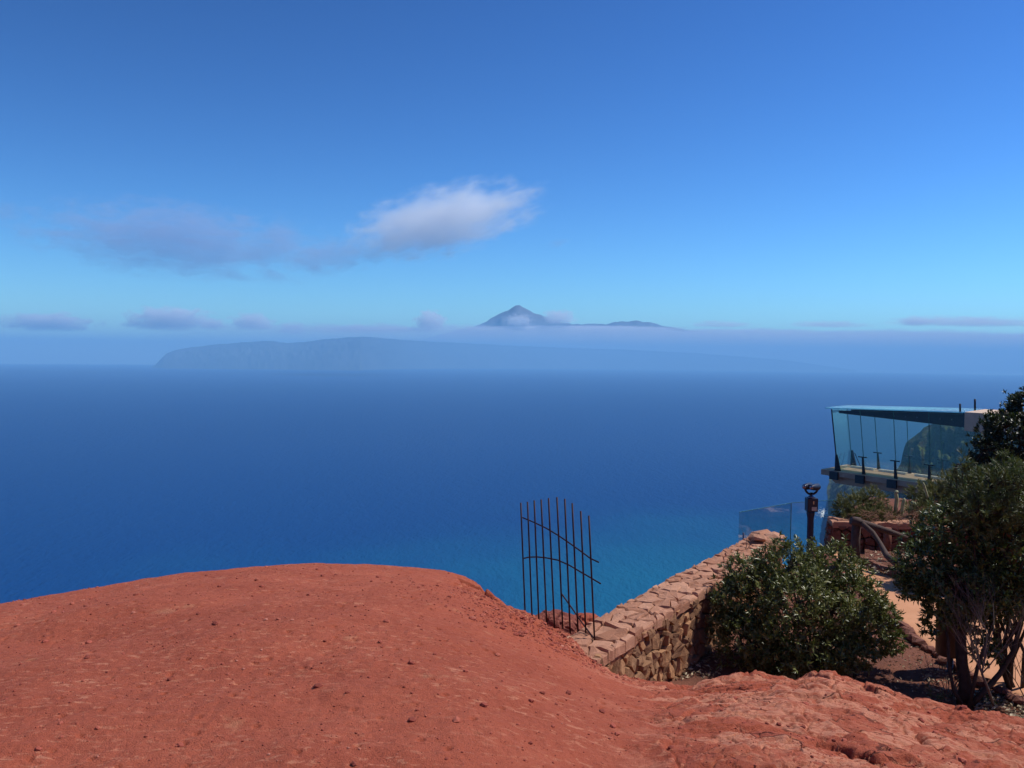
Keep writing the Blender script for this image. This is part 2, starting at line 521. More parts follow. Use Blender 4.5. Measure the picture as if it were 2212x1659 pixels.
m = Mat("path_sand"); o = m.obj()
n1 = m.noise(o, 1.1, 5, 0.6); n2 = m.noise(o, 70, 4, 0.7)
c = m.ramp(n1, [(0.3, (0.52, 0.245, 0.125)), (0.7, (0.62, 0.305, 0.165))])
c = m.mix(m.rangef(n2, 0.55, 0.75, 0, 0.4), c, c4(0.7, 0.42, 0.26))
c = m.mix(m.rangef(n2, 0.45, 0.3, 0, 0.35), c, c4(0.38, 0.16, 0.08))
M_PATH = m.surf(m.pbr(c, 0.9, 0, 0.2, m.bump(n2, 0.35, 0.01)))
PZH = TERR + 0.055
near_e = [PZ(u, v, PZH) for u, v in ((1800, 1200), (1850, 1243), (1890, 1282), (1935, 1338), (1990, 1393), (2035, 1422), (2080, 1450), (2140, 1483), (2220, 1520), (2420, 1600), (2900, 1790), (3600, 1980))]
far_e = [PZ(u, v, PZH) for u, v in ((1808, 1190), (1862, 1212), (1905, 1235), (1960, 1262), (2030, 1285), (2090, 1300), (2150, 1315), (2230, 1335), (2400, 1375), (2600, 1420), (3100, 1500), (4000, 1640))]
def resample(pts, n):
    pts = np.array([tuple(p) for p in pts]); d = np.r_[0, np.cumsum(np.linalg.norm(np.diff(pts, axis=0), axis=1))]
    t = np.linspace(0, d[-1], n)
    return np.stack([np.interp(t, d, pts[:, k]) for k in range(3)], -1)
ne, fe = resample(near_e, 80), resample(far_e, 80)
k = np.linspace(0, 1, 30)[None, :, None]
PV = ne[:, None, :] * (1 - k) + fe[:, None, :] * k
PV[:, :, 2] = PZH + 0.012 * fbm(PV[:, :, 0] / 0.6, PV[:, :, 1] / 0.6, 3, 61)
PV[:, 0, 2] -= 0.10; PV[:, -1, 2] -= 0.10
tag(big_mesh("path", PV.reshape(-1, 3), grid_faces(80, 30), M_PATH), "pale peach sand path through the garden", None, None, "structure")

# ------------------------------------------------------------------ masonry
def clip(poly, px, py, nx_, ny_):   # keep points with (p - (px,py)).n <= 0
    out = []
    for i in range(len(poly)):
        a = poly[i]; b = poly[(i + 1) % len(poly)]
        da = (a[0] - px) * nx_ + (a[1] - py) * ny_; db = (b[0] - px) * nx_ + (b[1] - py) * ny_
        if da <= 0: out.append(a)
        if (da < 0 < db) or (db < 0 < da):
            t = da / (da - db); out.append((a[0] + (b[0] - a[0]) * t, a[1] + (b[1] - a[1]) * t))
    return out

def cells(w, h, sx, sy, jit=0.42, skip=0.16):
    pts = []
    ni, nj = max(1, round(w / sx)), max(1, round(h / sy))
    for i in range(-1, ni + 1):
        for j in range(-1, nj + 1):
            if 0 <= i < ni and 0 <= j < nj and random.random() < skip: continue
            pts.append(((i + 0.5 + (0.5 if j % 2 else 0) + random.uniform(-jit, jit)) * w / ni, (j + 0.5 + random.uniform(-jit, jit)) * h / nj))
    res = []
    for a in pts:
        poly = [(0, 0), (w, 0), (w, h), (0, h)]
        for b in pts:
            dx, dy = b[0] - a[0], b[1] - a[1]
            d = math.hypot(dx, dy)
            if b is a or d > 5 * max(sx, sy): continue
            poly = clip(poly, (a[0] + b[0]) / 2, (a[1] + b[1]) / 2, dx / d, dy / d)
            if len(poly) < 3: break
        if len(poly) >= 3: res.append(poly)
    return res

def masonry(mb, w, h, sx, sy, to3, nrm, gap=0.012, depth=0.05, rough=0.35, sink=0.05, dj=0.03):
    """to3(a,b) -> Vector on the face; stones stand out along nrm."""
    for poly in cells(w, h, sx, sy):
        # subdivide the outline so stones are not perfect polygons
        pl = []
        for i in range(len(poly)):
            a, b = poly[i], poly[(i + 1) % len(poly)]
            L = math.hypot(b[0] - a[0], b[1] - a[1])
            if L < 0.015: continue
            pl.append(a)
            if L > 0.09:
                t = random.uniform(0.35, 0.65)
                pl.append((a[0] + (b[0] - a[0]) * t + random.uniform(-1, 1) * 0.010, a[1] + (b[1] - a[1]) * t + random.uniform(-1, 1) * 0.010))
        if len(pl) < 3: continue
        cx = sum(p[0] for p in pl) / len(pl); cy = sum(p[1] for p in pl) / len(pl)
        rad = sum(math.hypot(p[0] - cx, p[1] - cy) for p in pl) / len(pl)
        if rad < 0.02: continue
        s1 = max(0.4, 1 - gap / rad)
        d = depth + random.uniform(-dj, dj)
        tx, ty = random.uniform(-rough, rough) * 0.25, random.uniform(-rough, rough) * 0.25
        def ring(sc, off, jit):
            r = []
            for p in pl:
                x, y = cx + (p[0] - cx) * sc, cy + (p[1] - cy) * sc
                q = off + random.uniform(-jit, jit) + (x - cx) * tx + (y - cy) * ty
                r.append(to3(x, y) + nrm * q)
            return r
        n = len(pl)
        r0 = ring(s1, -sink, 0); r1 = ring(s1 * random.uniform(0.96, 1.0), d * 0.55, 0.008); r2 = ring(s1 * random.uniform(0.80, 0.95), d, 0.013)
        cpt = to3(cx, cy) + nrm * (d + random.uniform(-0.004, 0.014))
        fs = [(i, (i + 1) % n, n + (i + 1) % n, n + i) for i in range(n)] + [(n + i, n + (i + 1) % n, 2 * n + (i + 1) % n, 2 * n + i) for i in range(n)]
        fs += [(2 * n + i, 2 * n + (i + 1) % n, 3 * n) for i in range(n)]
        mb.add(r0 + r1 + r2 + [cpt], fs)

def stone_mat(name, a, b, c_, dark=0.5):
    m = Mat(name); o = m.obj()
    ri = m.n("ShaderNodeNewGeometry").outputs["Random Per Island"]
    c = m.ramp(ri, [(0.0, a), (0.5, b), (1.0, c_)])
    n1 = m.noise(o, 9, 6, 0.65); n2 = m.noise(o, 55, 5, 0.7)
    c = m.mix(m.rangef(n1, 0.52, 0.3, 0, dark), c, tuple(x * 0.45 for x in b) + (1,))
    c = m.mix(m.rangef(n1, 0.56, 0.74, 0, 0.5), c, tuple(min(1, x * 1.5) for x in c_) + (1,))
    c = m.mix(m.rangef(n2, 0.45, 0.3, 0, 0.4), c, tuple(x * 0.5 for x in b) + (1,))
    return m.surf(m.pbr(c, 0.9, 0, 0.2, m.bump(m.math('ADD', n1, n2), 0.6, 0.02)))

M_STONE = stone_mat("rubble_stone", (0.20, 0.100, 0.055), (0.31, 0.165, 0.088), (0.46, 0.235, 0.115))
M_COPE = stone_mat("coping_stone", (0.36, 0.160, 0.092), (0.44, 0.212, 0.130), (0.52, 0.270, 0.170), 0.3)
M_MORTAR = simple("dark_joint", (0.10, 0.055, 0.035), 0.95, 0, 0.1, 0.4, 20, 0.5)

WL, WT, WTOP = 6.35, 0.52, -1.37
wall = empty("stone_wall", W0 + Vector((0, 0, TERR)), "long rubble stone wall with flat pinkish coping slabs beside the gate", "wall")
def wp(a, z, off=0.0): return W0 + WD * a + WN * off + Vector((0, 0, z))
mb = MB()
mb.hexa([wp(-0.35, -3.2, -WT + .02), wp(-0.35, -3.2, -.03), wp(WL - .03, -3.2, -.03), wp(WL - .03, -3.2, -WT + .02)],
        [wp(-0.35, WTOP - .06, -WT + .02), wp(-0.35, WTOP - .06, -.03), wp(WL - .03, WTOP - .06, -.03), wp(WL - .03, WTOP - .06, -WT + .02)])
mb.build("core", M_MORTAR, wall)
mb = MB()
masonry(mb, WL + 0.3, 1.05, 0.19, 0.115, lambda a, b: wp(a - 0.3, -2.42 + b), WN, 0.007, 0.035, 0.9)
masonry(mb, WT, 1.05, 0.2, 0.15, lambda a, b: wp(WL, -2.42 + b, -a), WD, 0.010, 0.04)
masonry(mb, WL + 0.3, 1.05, 0.3, 0.2, lambda a, b: wp(WL - a, -2.42 + b, -WT), -WN, 0.010, 0.04)
mb.build("masonry", M_STONE, wall)
mb = MB()
def ctop(a, b):
    h = 0.05 * math.floor((a * 0.55 + 0.1) * 2.0) * 0.06
    return wp(a - 0.30, WTOP + h - 0.03 * (1 if a < 0.9 else 0), 0.05 - b)
masonry(mb, WL + 0.30, WT + 0.09, 0.27, 0.165, ctop, Vector((0, 0, 1)), 0.004, 0.035, 0.35, 0.075, 0.012)
mb.build("coping", M_COPE, wall)
mb = MB()
for (a, off, z, r, fl) in ((WL - .15, -.28, WTOP + .07, .30, .26), (WL - .38, -.30, WTOP + .13, .19, .32), (WL - .05, -.12, WTOP + .12, .18, .32), (WL + .1, -.35, WTOP + .05, .3, .35), (WL - .2, -.1, WTOP + .02, .25, .4)):
    p = wp(a, z, off)
    mb.add(stone_verts(p, r, fl), ICO_F)
mb.build("end_stones", M_COPE, wall)

# ------------------------------------------------------------------ bar gate by the wall end
M_IRON = simple("rusty_iron", (0.045, 0.018, 0.018), 0.6, 0.6, 0.4, 0.5, 25, 0.2, 120)
tops = [(1125, 1086), (1139.5, 1084), (1154, 1081), (1169, 1079), (1185, 1076), (1203, 1074), (1220, 1077.5), (1236, 1087), (1254.5, 1104), (1272, 1114)]
feet = [(1135, 1330), (1150, 1337), (1165, 1352), (1182, 1358), (1199, 1368), (1217, 1374), (1233, 1385), (1251, 1404), (1268, 1416), (1287, 1426)]
GY0, GY1 = 10.6, 9.25
gate = empty("iron_gate", P(1250, 1400, 9.6), "free standing rusty iron gate of ten tall bars beside the stone wall", "gate")
def gy(u): return GY0 + (GY1 - GY0) * (u - 1130) / 157.0
axes = []
for (tu, tv), (fu, fv) in zip(tops, feet):
    y = gy(fu)
    p0, p1 = P(fu, fv + 14, y), P(tu, tv, y)
    axes.append((p0, p1))
    mb = MB(); mb.tube([p0, p0.lerp(p1, .33), p0.lerp(p1, .66), p1], 0.0095, 8)
    mb.build("bar", M_IRON, gate)
def rail(pts, r=0.0085):
    pp = []
    for i in range(len(pts) - 1):
        for k in range(6):
            t = k / 6.0
            pp.append((pts[i][0] + (pts[i + 1][0] - pts[i][0]) * t, pts[i][1] + (pts[i + 1][1] - pts[i][1]) * t))
    pp.append(pts[-1])
    mb = MB(); mb.tube([P(u, v, gy(u) - 0.016) for u, v in pp], r, 8)
    return mb
rail([(1129, 1118), (1155, 1129), (1180, 1141), (1205, 1156), (1230, 1173), (1255, 1191), (1275, 1206), (1293, 1214.5)]).build("rail", M_IRON, gate)
rail([(1132, 1206), (1143, 1203.5), (1160, 1203), (1180, 1205), (1205, 1210), (1230, 1221), (1255, 1236), (1276, 1248), (1297, 1260.5)]).build("rail", M_IRON, gate)
rail([(1212, 1281), (1235, 1313), (1260, 1349), (1284, 1380)]).build("brace", M_IRON, gate)

# dark rock behind the gate
def rock(name, c, rx, ry, rz, mat, seed, sub=4, amp=0.3):
    bm = bmesh.new(); bmesh.ops.create_icosphere(bm, subdivisions=sub, radius=1.0)
    co = np.array([v.co[:] for v in bm.verts])
    n = fbm(co[:, 0] * 1.6 + co[:, 2] * 2.1 + seed, co[:, 1] * 1.7 - co[:, 2] * 1.3, 5, seed)
    f1, f2, cid, _, _ = worley(co[:, 0] * 2.2 + co[:, 2] * .7 + seed, co[:, 1] * 2.2 + co[:, 2] * 1.4, seed)
    k = 1 + amp * n + 0.12 * (cid - .5) - 0.10 * (1 - sstep(0, .15, f2 - f1))
    for v, q in zip(bm.verts, k): v.co = Vector((v.co.x * rx * q, v.co.y * ry * q, v.co.z * rz * q))
    me = bpy.data.meshes.new(name); bm.to_mesh(me); bm.free()
    me.materials.append(mat)
    o = link(bpy.data.objects.new(name, me)); o.location = c
    return o
M_DROCK = red_earth("dark_red_rock", (0.24, 0.075, 0.055))
b = rock("boulder", P(1198, 1372, 12.3), 0.42, 0.55, 0.33, M_DROCK, 4, 5)
tag(b, "dark red rounded rock seen through the bars of the gate", "rock")
b = rock("boulder", P(1268, 1376, 13.2), 0.42, 0.7, 0.30, M_RED, 9, 5)
tag(b, "bright red rock shoulder behind the gate's right bars above the sea", "rock")

# ------------------------------------------------------------------ foliage
def leaf_mat(name, dark, mid, light, rough=0.38, spec=0.5):
    m = Mat(name)
    ri = m.n("ShaderNodeNewGeometry").outputs["Random Per Island"]
    c = m.ramp(ri, [(0.0, dark), (0.55, mid), (0.9, light), (1.0, (light[0] * 1.25, light[1] * 1.15, light[2] * 1.0))])
    p = m.pbr(c, rough, 0, spec)
    tr = m.n("ShaderNodeBsdfTranslucent", None, Color=m.mix(0.5, c, c4(0.10, 0.14, 0.02)))
    return m.surf(m.n("ShaderNodeMixShader", None, i0=0.24, i1=p, i2=tr.outputs[0]).outputs[0])

M_LEAF = leaf_mat("bush_leaf", (0.062, 0.075, 0.018), (0.140, 0.158, 0.043), (0.215, 0.218, 0.072), 0.36, 0.42)
M_LEAF2 = leaf_mat("tree_leaf", (0.032, 0.050, 0.015), (0.078, 0.112, 0.034), (0.150, 0.182, 0.050), 0.36, 0.42)
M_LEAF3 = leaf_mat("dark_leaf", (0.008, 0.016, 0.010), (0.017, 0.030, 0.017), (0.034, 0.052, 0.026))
M_LEAFP = leaf_mat("pine_needle", (0.040, 0.060, 0.018), (0.075, 0.100, 0.028), (0.13, 0.15, 0.05), 0.5)
M_LEAFJ = leaf_mat("juniper_leaf", (0.105, 0.110, 0.042), (0.170, 0.172, 0.066), (0.26, 0.245, 0.105), 0.6, 0.3)
M_BARK = simple("bark", (0.045, 0.036, 0.030), 0.9, 0, 0.2, 0.45, 14, 0.8, 60)
M_TWIG = simple("grey_twig", (0.135, 0.110, 0.092), 0.85, 0, 0.2, 0.35, 12, 0.3)

def unit(n):
    v = rng.normal(size=(n, 3)); return v / np.linalg.norm(v, axis=1)[:, None]

def rosettes(name, pts, dirs, nleaf, L, Wd, mat, parent, spread=(0.35, 1.35), curl=0.25, origin=None):
    """one folded lance-shaped blade per leaf, nleaf round every tip"""
    n = len(pts)
    pts = np.repeat(pts, nleaf, 0); ax = np.repeat(dirs, nleaf, 0)
    N = len(pts)
    a = unit(N); a -= ax * (a * ax).sum(1)[:, None]; a /= np.linalg.norm(a, axis=1)[:, None] + 1e-9
    th = rng.uniform(spread[0], spread[1], N)[:, None]
    d = ax * np.cos(th) + a * np.sin(th)
    side = np.cross(d, ax + unit(N) * 0.35); side /= np.linalg.norm(side, axis=1)[:, None] + 1e-9
    up = np.cross(side, d)
    ln = (L * rng.uniform(0.6, 1.2, N))[:, None]; wd = (Wd * rng.uniform(0.75, 1.2, N))[:, None]
    st = pts + ax * (rng.uniform(-0.5, 0.3, N) * L)[:, None]
    b0 = st
    m1 = st + d * ln * 0.5 + up * ln * curl * 0.10
    tip = st + d * ln - up * ln * curl * 0.35
    fold = up * wd * 0.28
    V = np.stack([b0, m1 + side * wd * .5 + fold, tip, m1 - side * wd * .5 + fold, m1], 1)
    if origin is not None: V = V - np.array(origin)
    f = np.array([[0, 1, 4], [1, 2, 4], [0, 4, 3], [4, 2, 3]])
    Fi = (np.arange(N)[:, None, None] * 5 + f[None]).reshape(-1, 3)
    return big_mesh(name, V.reshape(-1, 3), Fi, mat, False, parent)

def crown_tips(blobs, per, up=0.45, shell=0.62):
    """blobs: (centre, radius x/y/z) ; tips spread through the outer part of every blob, lumpy"""
    P_, D_ = [], []
    for c, r in blobs:
        r = np.array(r)
        n = int(per * float(np.prod(r)) ** (2 / 3.0))
        d = unit(n)
        ln = 1 + 0.26 * fbm(d[:, 0] * 2.6 + c[0] * 3, d[:, 1] * 2.6 + d[:, 2] * 2.1, 3, 90 + int(abs(c[0]) * 10) % 50)
        k = (shell + (1 - shell) * rng.uniform(0, 1, n) ** 0.7) * ln
        k = k * np.where(rng.uniform(0, 1, n) < 0.10, rng.uniform(1.05, 1.32, n), 1.0)
        p = np.array(c) + d * r * k[:, None]
        keep = np.ones(n, bool)
        for c2, r2 in blobs:
            if c2 is c: continue
            keep &= (((p - np.array(c2)) / np.array(r2)) ** 2).sum(1) > 0.30
        a = d / r; a /= np.linalg.norm(a, axis=1)[:, None]
        a = a * 0.75 + np.array([0, 0, up]) + unit(n) * 0.35
        a /= np.linalg.norm(a, axis=1)[:, None]
        P_.append(p[keep]); D_.append(a[keep])
    return np.concatenate(P_), np.concatenate(D_)

def wiggle(p0, p1, n, amp):
    p0, p1 = Vector(p0), Vector(p1); L = (p1 - p0).length
    out = [p0]
    for i in range(1, n):
        t = i / n
        out.append(p0.lerp(p1, t) + Vector((random.uniform(-1, 1), random.uniform(-1, 1), random.uniform(-.6, .6))) * amp * L + Vector((0, 0, 0.10 * L * math.sin(math.pi * t) * 0.3)))
    out.append(p1)
    return out

def branches(mb, base, blobs, tips, r0, n_twig, base_spread=0.08, trunk_top=None):
    limbs = []
    start = Vector(base)
    if trunk_top is not None:
        tp = wiggle(start, trunk_top, 5, 0.03)
        mb.tube(tp, [r0 * (1 - 0.08 * i) for i in range(len(tp))], 10)
        start = Vector(trunk_top); r0 = r0 * 0.6
    for c, r in blobs:
        for q in range(2):
            tgt = Vector(c) + Vector((random.uniform(-.5, .5) * r[0], random.uniform(-.5, .5) * r[1], random.uniform(-.2, .5) * r[2]))
            s0 = start + Vector((random.uniform(-1, 1), random.uniform(-1, 1), 0)) * base_spread
            w = wiggle(s0, tgt, 6, 0.05)
            mb.tube(w, [r0 * (0.75 - 0.1 * i) for i in range(7)], 7)
            limbs += w[2:]
    la = np.array([tuple(p) for p in limbs])
    idx = rng.choice(len(tips), min(n_twig, len(tips)), replace=False)
    for i in idx:
        t = tips[i]
        j = int(np.argmin(((la - t) ** 2).sum(1) + rng.uniform(0, .15, len(la))))
        w = wiggle(la[j], t, 3, 0.06)
        mb.tube(w, [r0 * 0.20, r0 * 0.15, r0 * 0.11, r0 * 0.07], 4, False)

def blob(u, v, y, ru, rv, rd=None):
    c = P(u, v, y); k = PX * y
    return (tuple(c), (ru * k, (rd if rd else (ru + rv) / 2) * k, rv * k))

def shrub(name, label, cat, base, blobs, per, nleaf, L, Wd, mat, r0=0.03, n_twig=200, spread=(0.35, 1.35), up=0.45, shell=0.6, trunk_top=None, stem="stems", group=None, bark=None, sprd=0.08):
    t = empty(name, base, label, cat, group)
    tips, dirs = crown_tips(blobs, per, up, shell)
    mb = MB(); branches(mb, base, blobs, tips, r0, n_twig, sprd, trunk_top)
    mb.build(stem, bark or M_BARK, t)
    rosettes("crown", tips, dirs, nleaf, L, Wd, mat, t, spread, origin=base)
    return t

# big round bush by the wall
bb = [blob(1735, 1330, 10.9, 150, 115), blob(1718, 1300, 10.5, 62, 55), blob(1800, 1340, 10.5, 50, 50), blob(1640, 1300, 11.0, 85, 85), blob(1700, 1228, 11.1, 75, 62), blob(1790, 1235, 11.2, 75, 62),
      blob(1830, 1300, 11.0, 75, 75), blob(1880, 1365, 10.8, 62, 48), blob(1620, 1385, 10.7, 78, 62), blob(1755, 1400, 10.5, 85, 55), blob(1600, 1240, 11.2, 36, 40), blob(1575, 1300, 11.0, 40, 40), blob(1690, 1420, 10.4, 60, 38), blob(1925, 1385, 10.7, 34, 24), blob(1905, 1330, 10.9, 40, 34), blob(1560, 1345, 11, 34, 30)]
shrub("round_bush", "large round leathery leaved bush growing against the stone wall", "bush", tuple(PZ(1760, 1470, TERR - .05)), bb, 1900, 10, 0.080, 0.021, M_LEAF, 0.030, 420)
bs = [blob(1855, 1418, 10.1, 40, 26), blob(1815, 1432, 10.0, 30, 22)]
shrub("small_bush", "low dark bush with broad leaves at the right foot of the round bush", "bush", tuple(PZ(1850, 1460, TERR - .02)), bs, 1800, 9, 0.075, 0.024, M_LEAF, 0.012, 30)

# shrubby tree at the right
tb = [blob(2075, 1180, 10.2, 105, 95), blob(2140, 1075, 10.4, 85, 65), blob(2190, 1180, 10.0, 90, 110), blob(2010, 1225, 10.0, 75, 60), blob(2060, 1270, 9.8, 95, 55),
      blob(2160, 1285, 9.8, 75, 60), blob(2090, 1115, 10.4, 60, 50), blob(2260, 1100, 10.2, 80, 80), blob(2240, 1270, 10.0, 60, 60), blob(1985, 1270, 9.9, 40, 30), blob(2195, 1040, 10.5, 45, 40)]
tbase = tuple(PZ(2080, 1530, TERR - .05))
tr = shrub("broadleaf_tree", "broad leaved tree with clumped crown standing over the litter bin and path", "tree", tbase, tb, 1750, 10, 0.080, 0.024, M_LEAF2, 0.075, 460,
           trunk_top=tuple(P(2078, 1300, 9.9)), stem="trunk")
mb = MB()
q = [P(2095, 1525, 9.55), P(2125, 1495, 9.6), P(2160, 1455, 9.65), P(2190, 1405, 9.7), P(2203, 1350, 9.75), P(2210, 1290, 9.8)]
mb.tube(q, [.034, .031, .029, .026, .022, .016], 8)
q = [P(2082, 1530, 9.5), P(2060, 1490, 9.5), P(2050, 1440, 9.6), P(2048, 1380, 9.7), P(2030, 1300, 9.8)]
mb.tube(q, [.024, .021, .019, .017, .014], 8)
q = [P(2092, 1530, 9.5), P(2112, 1440, 9.6), P(2140, 1360, 9.7), P(2150, 1280, 9.8)]
mb.tube(q, [.024, .021, .018, .014], 8)
mb.build("side_stem", M_BARK, tr)
# drooping leafy shoots hanging in front of the path
sb = [blob(2040, 1320, 9.7, 45, 30), blob(2085, 1330, 9.7, 50, 30), blob(2150, 1300, 9.7, 50, 34), blob(2012, 1352, 9.9, 20, 24), blob(2125, 1400, 9.8, 28, 40), blob(2110, 1350, 9.8, 34, 34)]
tips, dirs = crown_tips(sb, 1500, -0.2, 0.3)
rosettes("low_shoots", tips, dirs, 8, 0.08, 0.027, M_LEAF2, tr, origin=tbase)

# lighter, needle-leaved shrub tops that catch the sun
nb = [blob(2160, 1050, 9.7, 60, 45), blob(2205, 1080, 9.6, 50, 70), blob(2090, 1075, 9.8, 45, 45), blob(2172, 1010, 9.9, 26, 26), blob(2078, 1010, 9.9, 18, 24), blob(2130, 1110, 9.6, 70, 40)]
shrub("pine_shrub", "bright green needle leaved shrub catching sun at the right edge", "shrub", tuple(PZ(2190, 1500, TERR - .05)), nb, 1500, 20, 0.085, 0.0085, M_LEAFP, 0.03, 160, (0.2, 1.1), 0.6, 0.5)

# dark tree behind
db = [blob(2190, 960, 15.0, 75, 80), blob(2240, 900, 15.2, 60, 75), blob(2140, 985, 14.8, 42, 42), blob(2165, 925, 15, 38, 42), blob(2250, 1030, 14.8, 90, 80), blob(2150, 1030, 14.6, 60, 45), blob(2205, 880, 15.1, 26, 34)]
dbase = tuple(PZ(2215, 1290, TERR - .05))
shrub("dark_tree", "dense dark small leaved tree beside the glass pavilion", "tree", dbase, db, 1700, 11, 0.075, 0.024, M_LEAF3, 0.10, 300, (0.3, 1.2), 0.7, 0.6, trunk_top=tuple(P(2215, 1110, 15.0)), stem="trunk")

# ------------------------------------------------------------------ haze-free far side of the garden: low planter wall, junipers, cactus, log railing
PY = 17.3
PTOP = P(1900, 1131, PY).z
planter = empty("planter_wall", P(1890, 1195, PY), "low dry stone planter wall in shade below the glass pavilion", "wall")
pl0 = P(1797, 1131, PY + .1); pl1 = P(2160, 1131, PY - .3)
pd = Vector((pl1.x - pl0.x, pl1.y - pl0.y, 0)); pL = pd.length; pd.normalize(); pn = Vector((pd.y, -pd.x, 0))
ph = PTOP - TERR + 0.25
def plp(a, b, off=0.0): return Vector((pl0.x, pl0.y, PTOP - ph + b)) + pd * a + pn * off
mb = MB(); mb.hexa([plp(.02, 0, -.45), plp(.02, 0, -.03), plp(pL, 0, -.03), plp(pL, 0, -.45)], [plp(.02, ph - .05, -.45), plp(.02, ph - .05, -.03), plp(pL, ph - .05, -.03), plp(pL, ph - .05, -.45)])
mb.build("core", M_MORTAR, planter)
mb = MB(); masonry(mb, pL, ph - .06, 0.22, 0.12, lambda a, b: plp(a, b), pn, .010, .04)
masonry(mb, .45, ph - .06, 0.25, 0.17, lambda a, b: plp(0, b, -.45 + a), -pd, .010, .03)
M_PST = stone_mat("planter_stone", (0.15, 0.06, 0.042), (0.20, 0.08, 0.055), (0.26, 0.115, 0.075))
mb.build("masonry", M_PST, planter)
mb = MB(); masonry(mb, pL, .5, 0.5, 0.42, lambda a, b: plp(a, ph - .04, .06 - b), Vector((0, 0, 1)), .008, .05, .4, .06)
mb.build("coping", M_COPE, planter)
# soil held by the planter
xs = np.linspace(-0.1, pL + 1, 50); ys = np.linspace(0.42, 4.2, 30)
XA, YA = np.meshgrid(xs, ys, indexing='ij')
BX = pl0.x + pd.x * XA + (0.42 - pn.x) * YA; BY = pl0.y + pd.y * XA - pn.y * YA
BZ = PTOP - .10 + .10 * fbm(BX / .5, BY / .5, 3, 77)
BZ = np.where((YA > 3.9) | (XA < 0.0), -9, BZ)
tag(big_mesh("planter_soil", np.stack([BX, BY, BZ], -1).reshape(-1, 3), grid_faces(50, 30), M_SOIL), None, None, None, "structure")

def juniper(label, base, blobs, per=1700, mat=M_LEAFJ, group="junipers spreading over the planter wall"):
    return shrub("juniper", label, "shrub", base, blobs, per, 18, 0.10, 0.010, mat, 0.02, 110, (0.15, 0.9), 0.25, 0.35, group=group, bark=M_TWIG)
juniper("feathery olive juniper at the planter wall's left end above the surf", tuple(P(1860, 1135, 18.0)), [blob(1850, 1090, 18, 42, 26), blob(1822, 1102, 17.9, 22, 18), blob(1885, 1080, 18.1, 34, 26), blob(1880, 1108, 17.8, 40, 16), blob(1850, 1116, 17.7, 42, 14), blob(1915, 1112, 17.8, 30, 14)])
juniper("olive juniper between the pale cactus stems and the broad leaved tree", tuple(P(1990, 1135, 18.0)), [blob(2000, 1065, 18.3, 44, 26), blob(2030, 1090, 18.0, 50, 34), blob(1985, 1100, 17.8, 34, 20), blob(2060, 1050, 18.2, 38, 30), blob(2010, 1116, 17.6, 40, 16)])
# dry tangle hanging over the coping
mb = MB()
for i in range(230):
    u = random.uniform(1855, 2010); y = random.uniform(17.1, 17.6)
    p = P(u, random.uniform(1104, 1136), y)
    d = Vector((random.uniform(-1, 1), random.uniform(-.4, .4), random.uniform(-.45, .5))) * random.uniform(.08, .28)
    mb.tube([p, p + d * .5 + Vector((0, 0, random.uniform(-.03, .04))), p + d], [.006, .005, .003], 4, False)
M_DRY = simple("dry_stalk", (0.24, 0.135, 0.085), 0.9, 0, 0.2, 0.45, 9)
tag(mb.build("dry_brush", M_DRY), "tangle of dry brown stalks lying along the planter wall coping", None, None, "stuff")

# pale column cactus clump
cact = empty("cactus", P(1965, 1118, 18.4), "pale ribbed column cactus clump rising between the junipers", "cactus")
M_CACT = simple("cactus_skin", (0.36, 0.38, 0.22), 0.6, 0, 0.3, 0.25, 8)
def cactus(pts, r):
    mb = MB()
    pts = [P(*p) for p in pts]
    pp = []
    for i in range(len(pts) - 1):
        for k in range(4): pp.append(pts[i].lerp(pts[i + 1], k / 4))
    pp.append(pts[-1])
    n = len(pp)
    start = len(mb.v)
    mb.tube(pp, [r * (1.0 if i < n - 2 else .75 if i < n - 1 else .35) for i in range(n)], 14, True, True)
    for i in range(start, len(mb.v)):       # ribs
        j = (i - start) // 14; kk = (i - start) % 14
        if kk % 2: mb.v[i] = tuple(Vector(mb.v[i]).lerp(pp[j], 0.35))
    mb.build("stem", M_CACT, cact)
cactus([(1934, 1128, 17.75), (1935, 1098, 17.75), (1937, 1078, 17.75), (1935, 1064, 17.75), (1940, 1061, 17.75)], .038)
cactus([(1946, 1118, 17.75), (1950, 1092, 17.75), (1954, 1076, 17.75)], .036)
cactus([(1964, 1124, 17.75), (1968, 1094, 17.75), (1972, 1082, 17.75)], .038)
cactus([(1972, 1124, 17.75), (1975, 1095, 17.75), (1976, 1084, 17.75)], .034)
cactus([(1983, 1126, 17.75), (1982, 1098, 17.75), (1981, 1086, 17.75)], .034)
cactus([(1996, 1126, 17.75), (1998, 1106, 17.75), (1999, 1100, 17.75)], .026)
cactus([(2004, 1075, 17.75), (1998, 1055, 17.75), (1994, 1042, 17.75)], .024)

# rustic log railing
M_LOG = simple("weathered_log", (0.085, 0.056, 0.046), 0.85, 0, 0.25, 0.4, 18, 0.6, 50)
M_LOGR = simple("reddish_post", (0.20, 0.085, 0.055), 0.85, 0, 0.2, 0.3, 18, 0.5, 50)
lr = empty("log_railing", PZ(1850, 1215, TERR), "rustic log railing with two slanting rails before the planter wall", "railing")
ly = 16.2
mb = MB(); mb.tube([P(1848, 1222, ly), P(1848, 1170, ly), P(1851, 1118, ly)], [.088, .082, .078], 12); mb.build("post", M_LOG, lr)
mb = MB(); mb.tube([P(1916, 1190, 16.9), P(1917, 1140, 16.9)], .075, 10); mb.build("post", M_LOGR, lr)
mb = MB(); mb.tube([P(1838, 1124, ly - .1), P(1865, 1131, ly - .1), P(1895, 1140, ly - .15), P(1925, 1150, ly - .2), P(1960, 1162, ly - .25)], [.075, .068, .06, .055, .04], 9); mb.build("rail", M_LOG, lr)
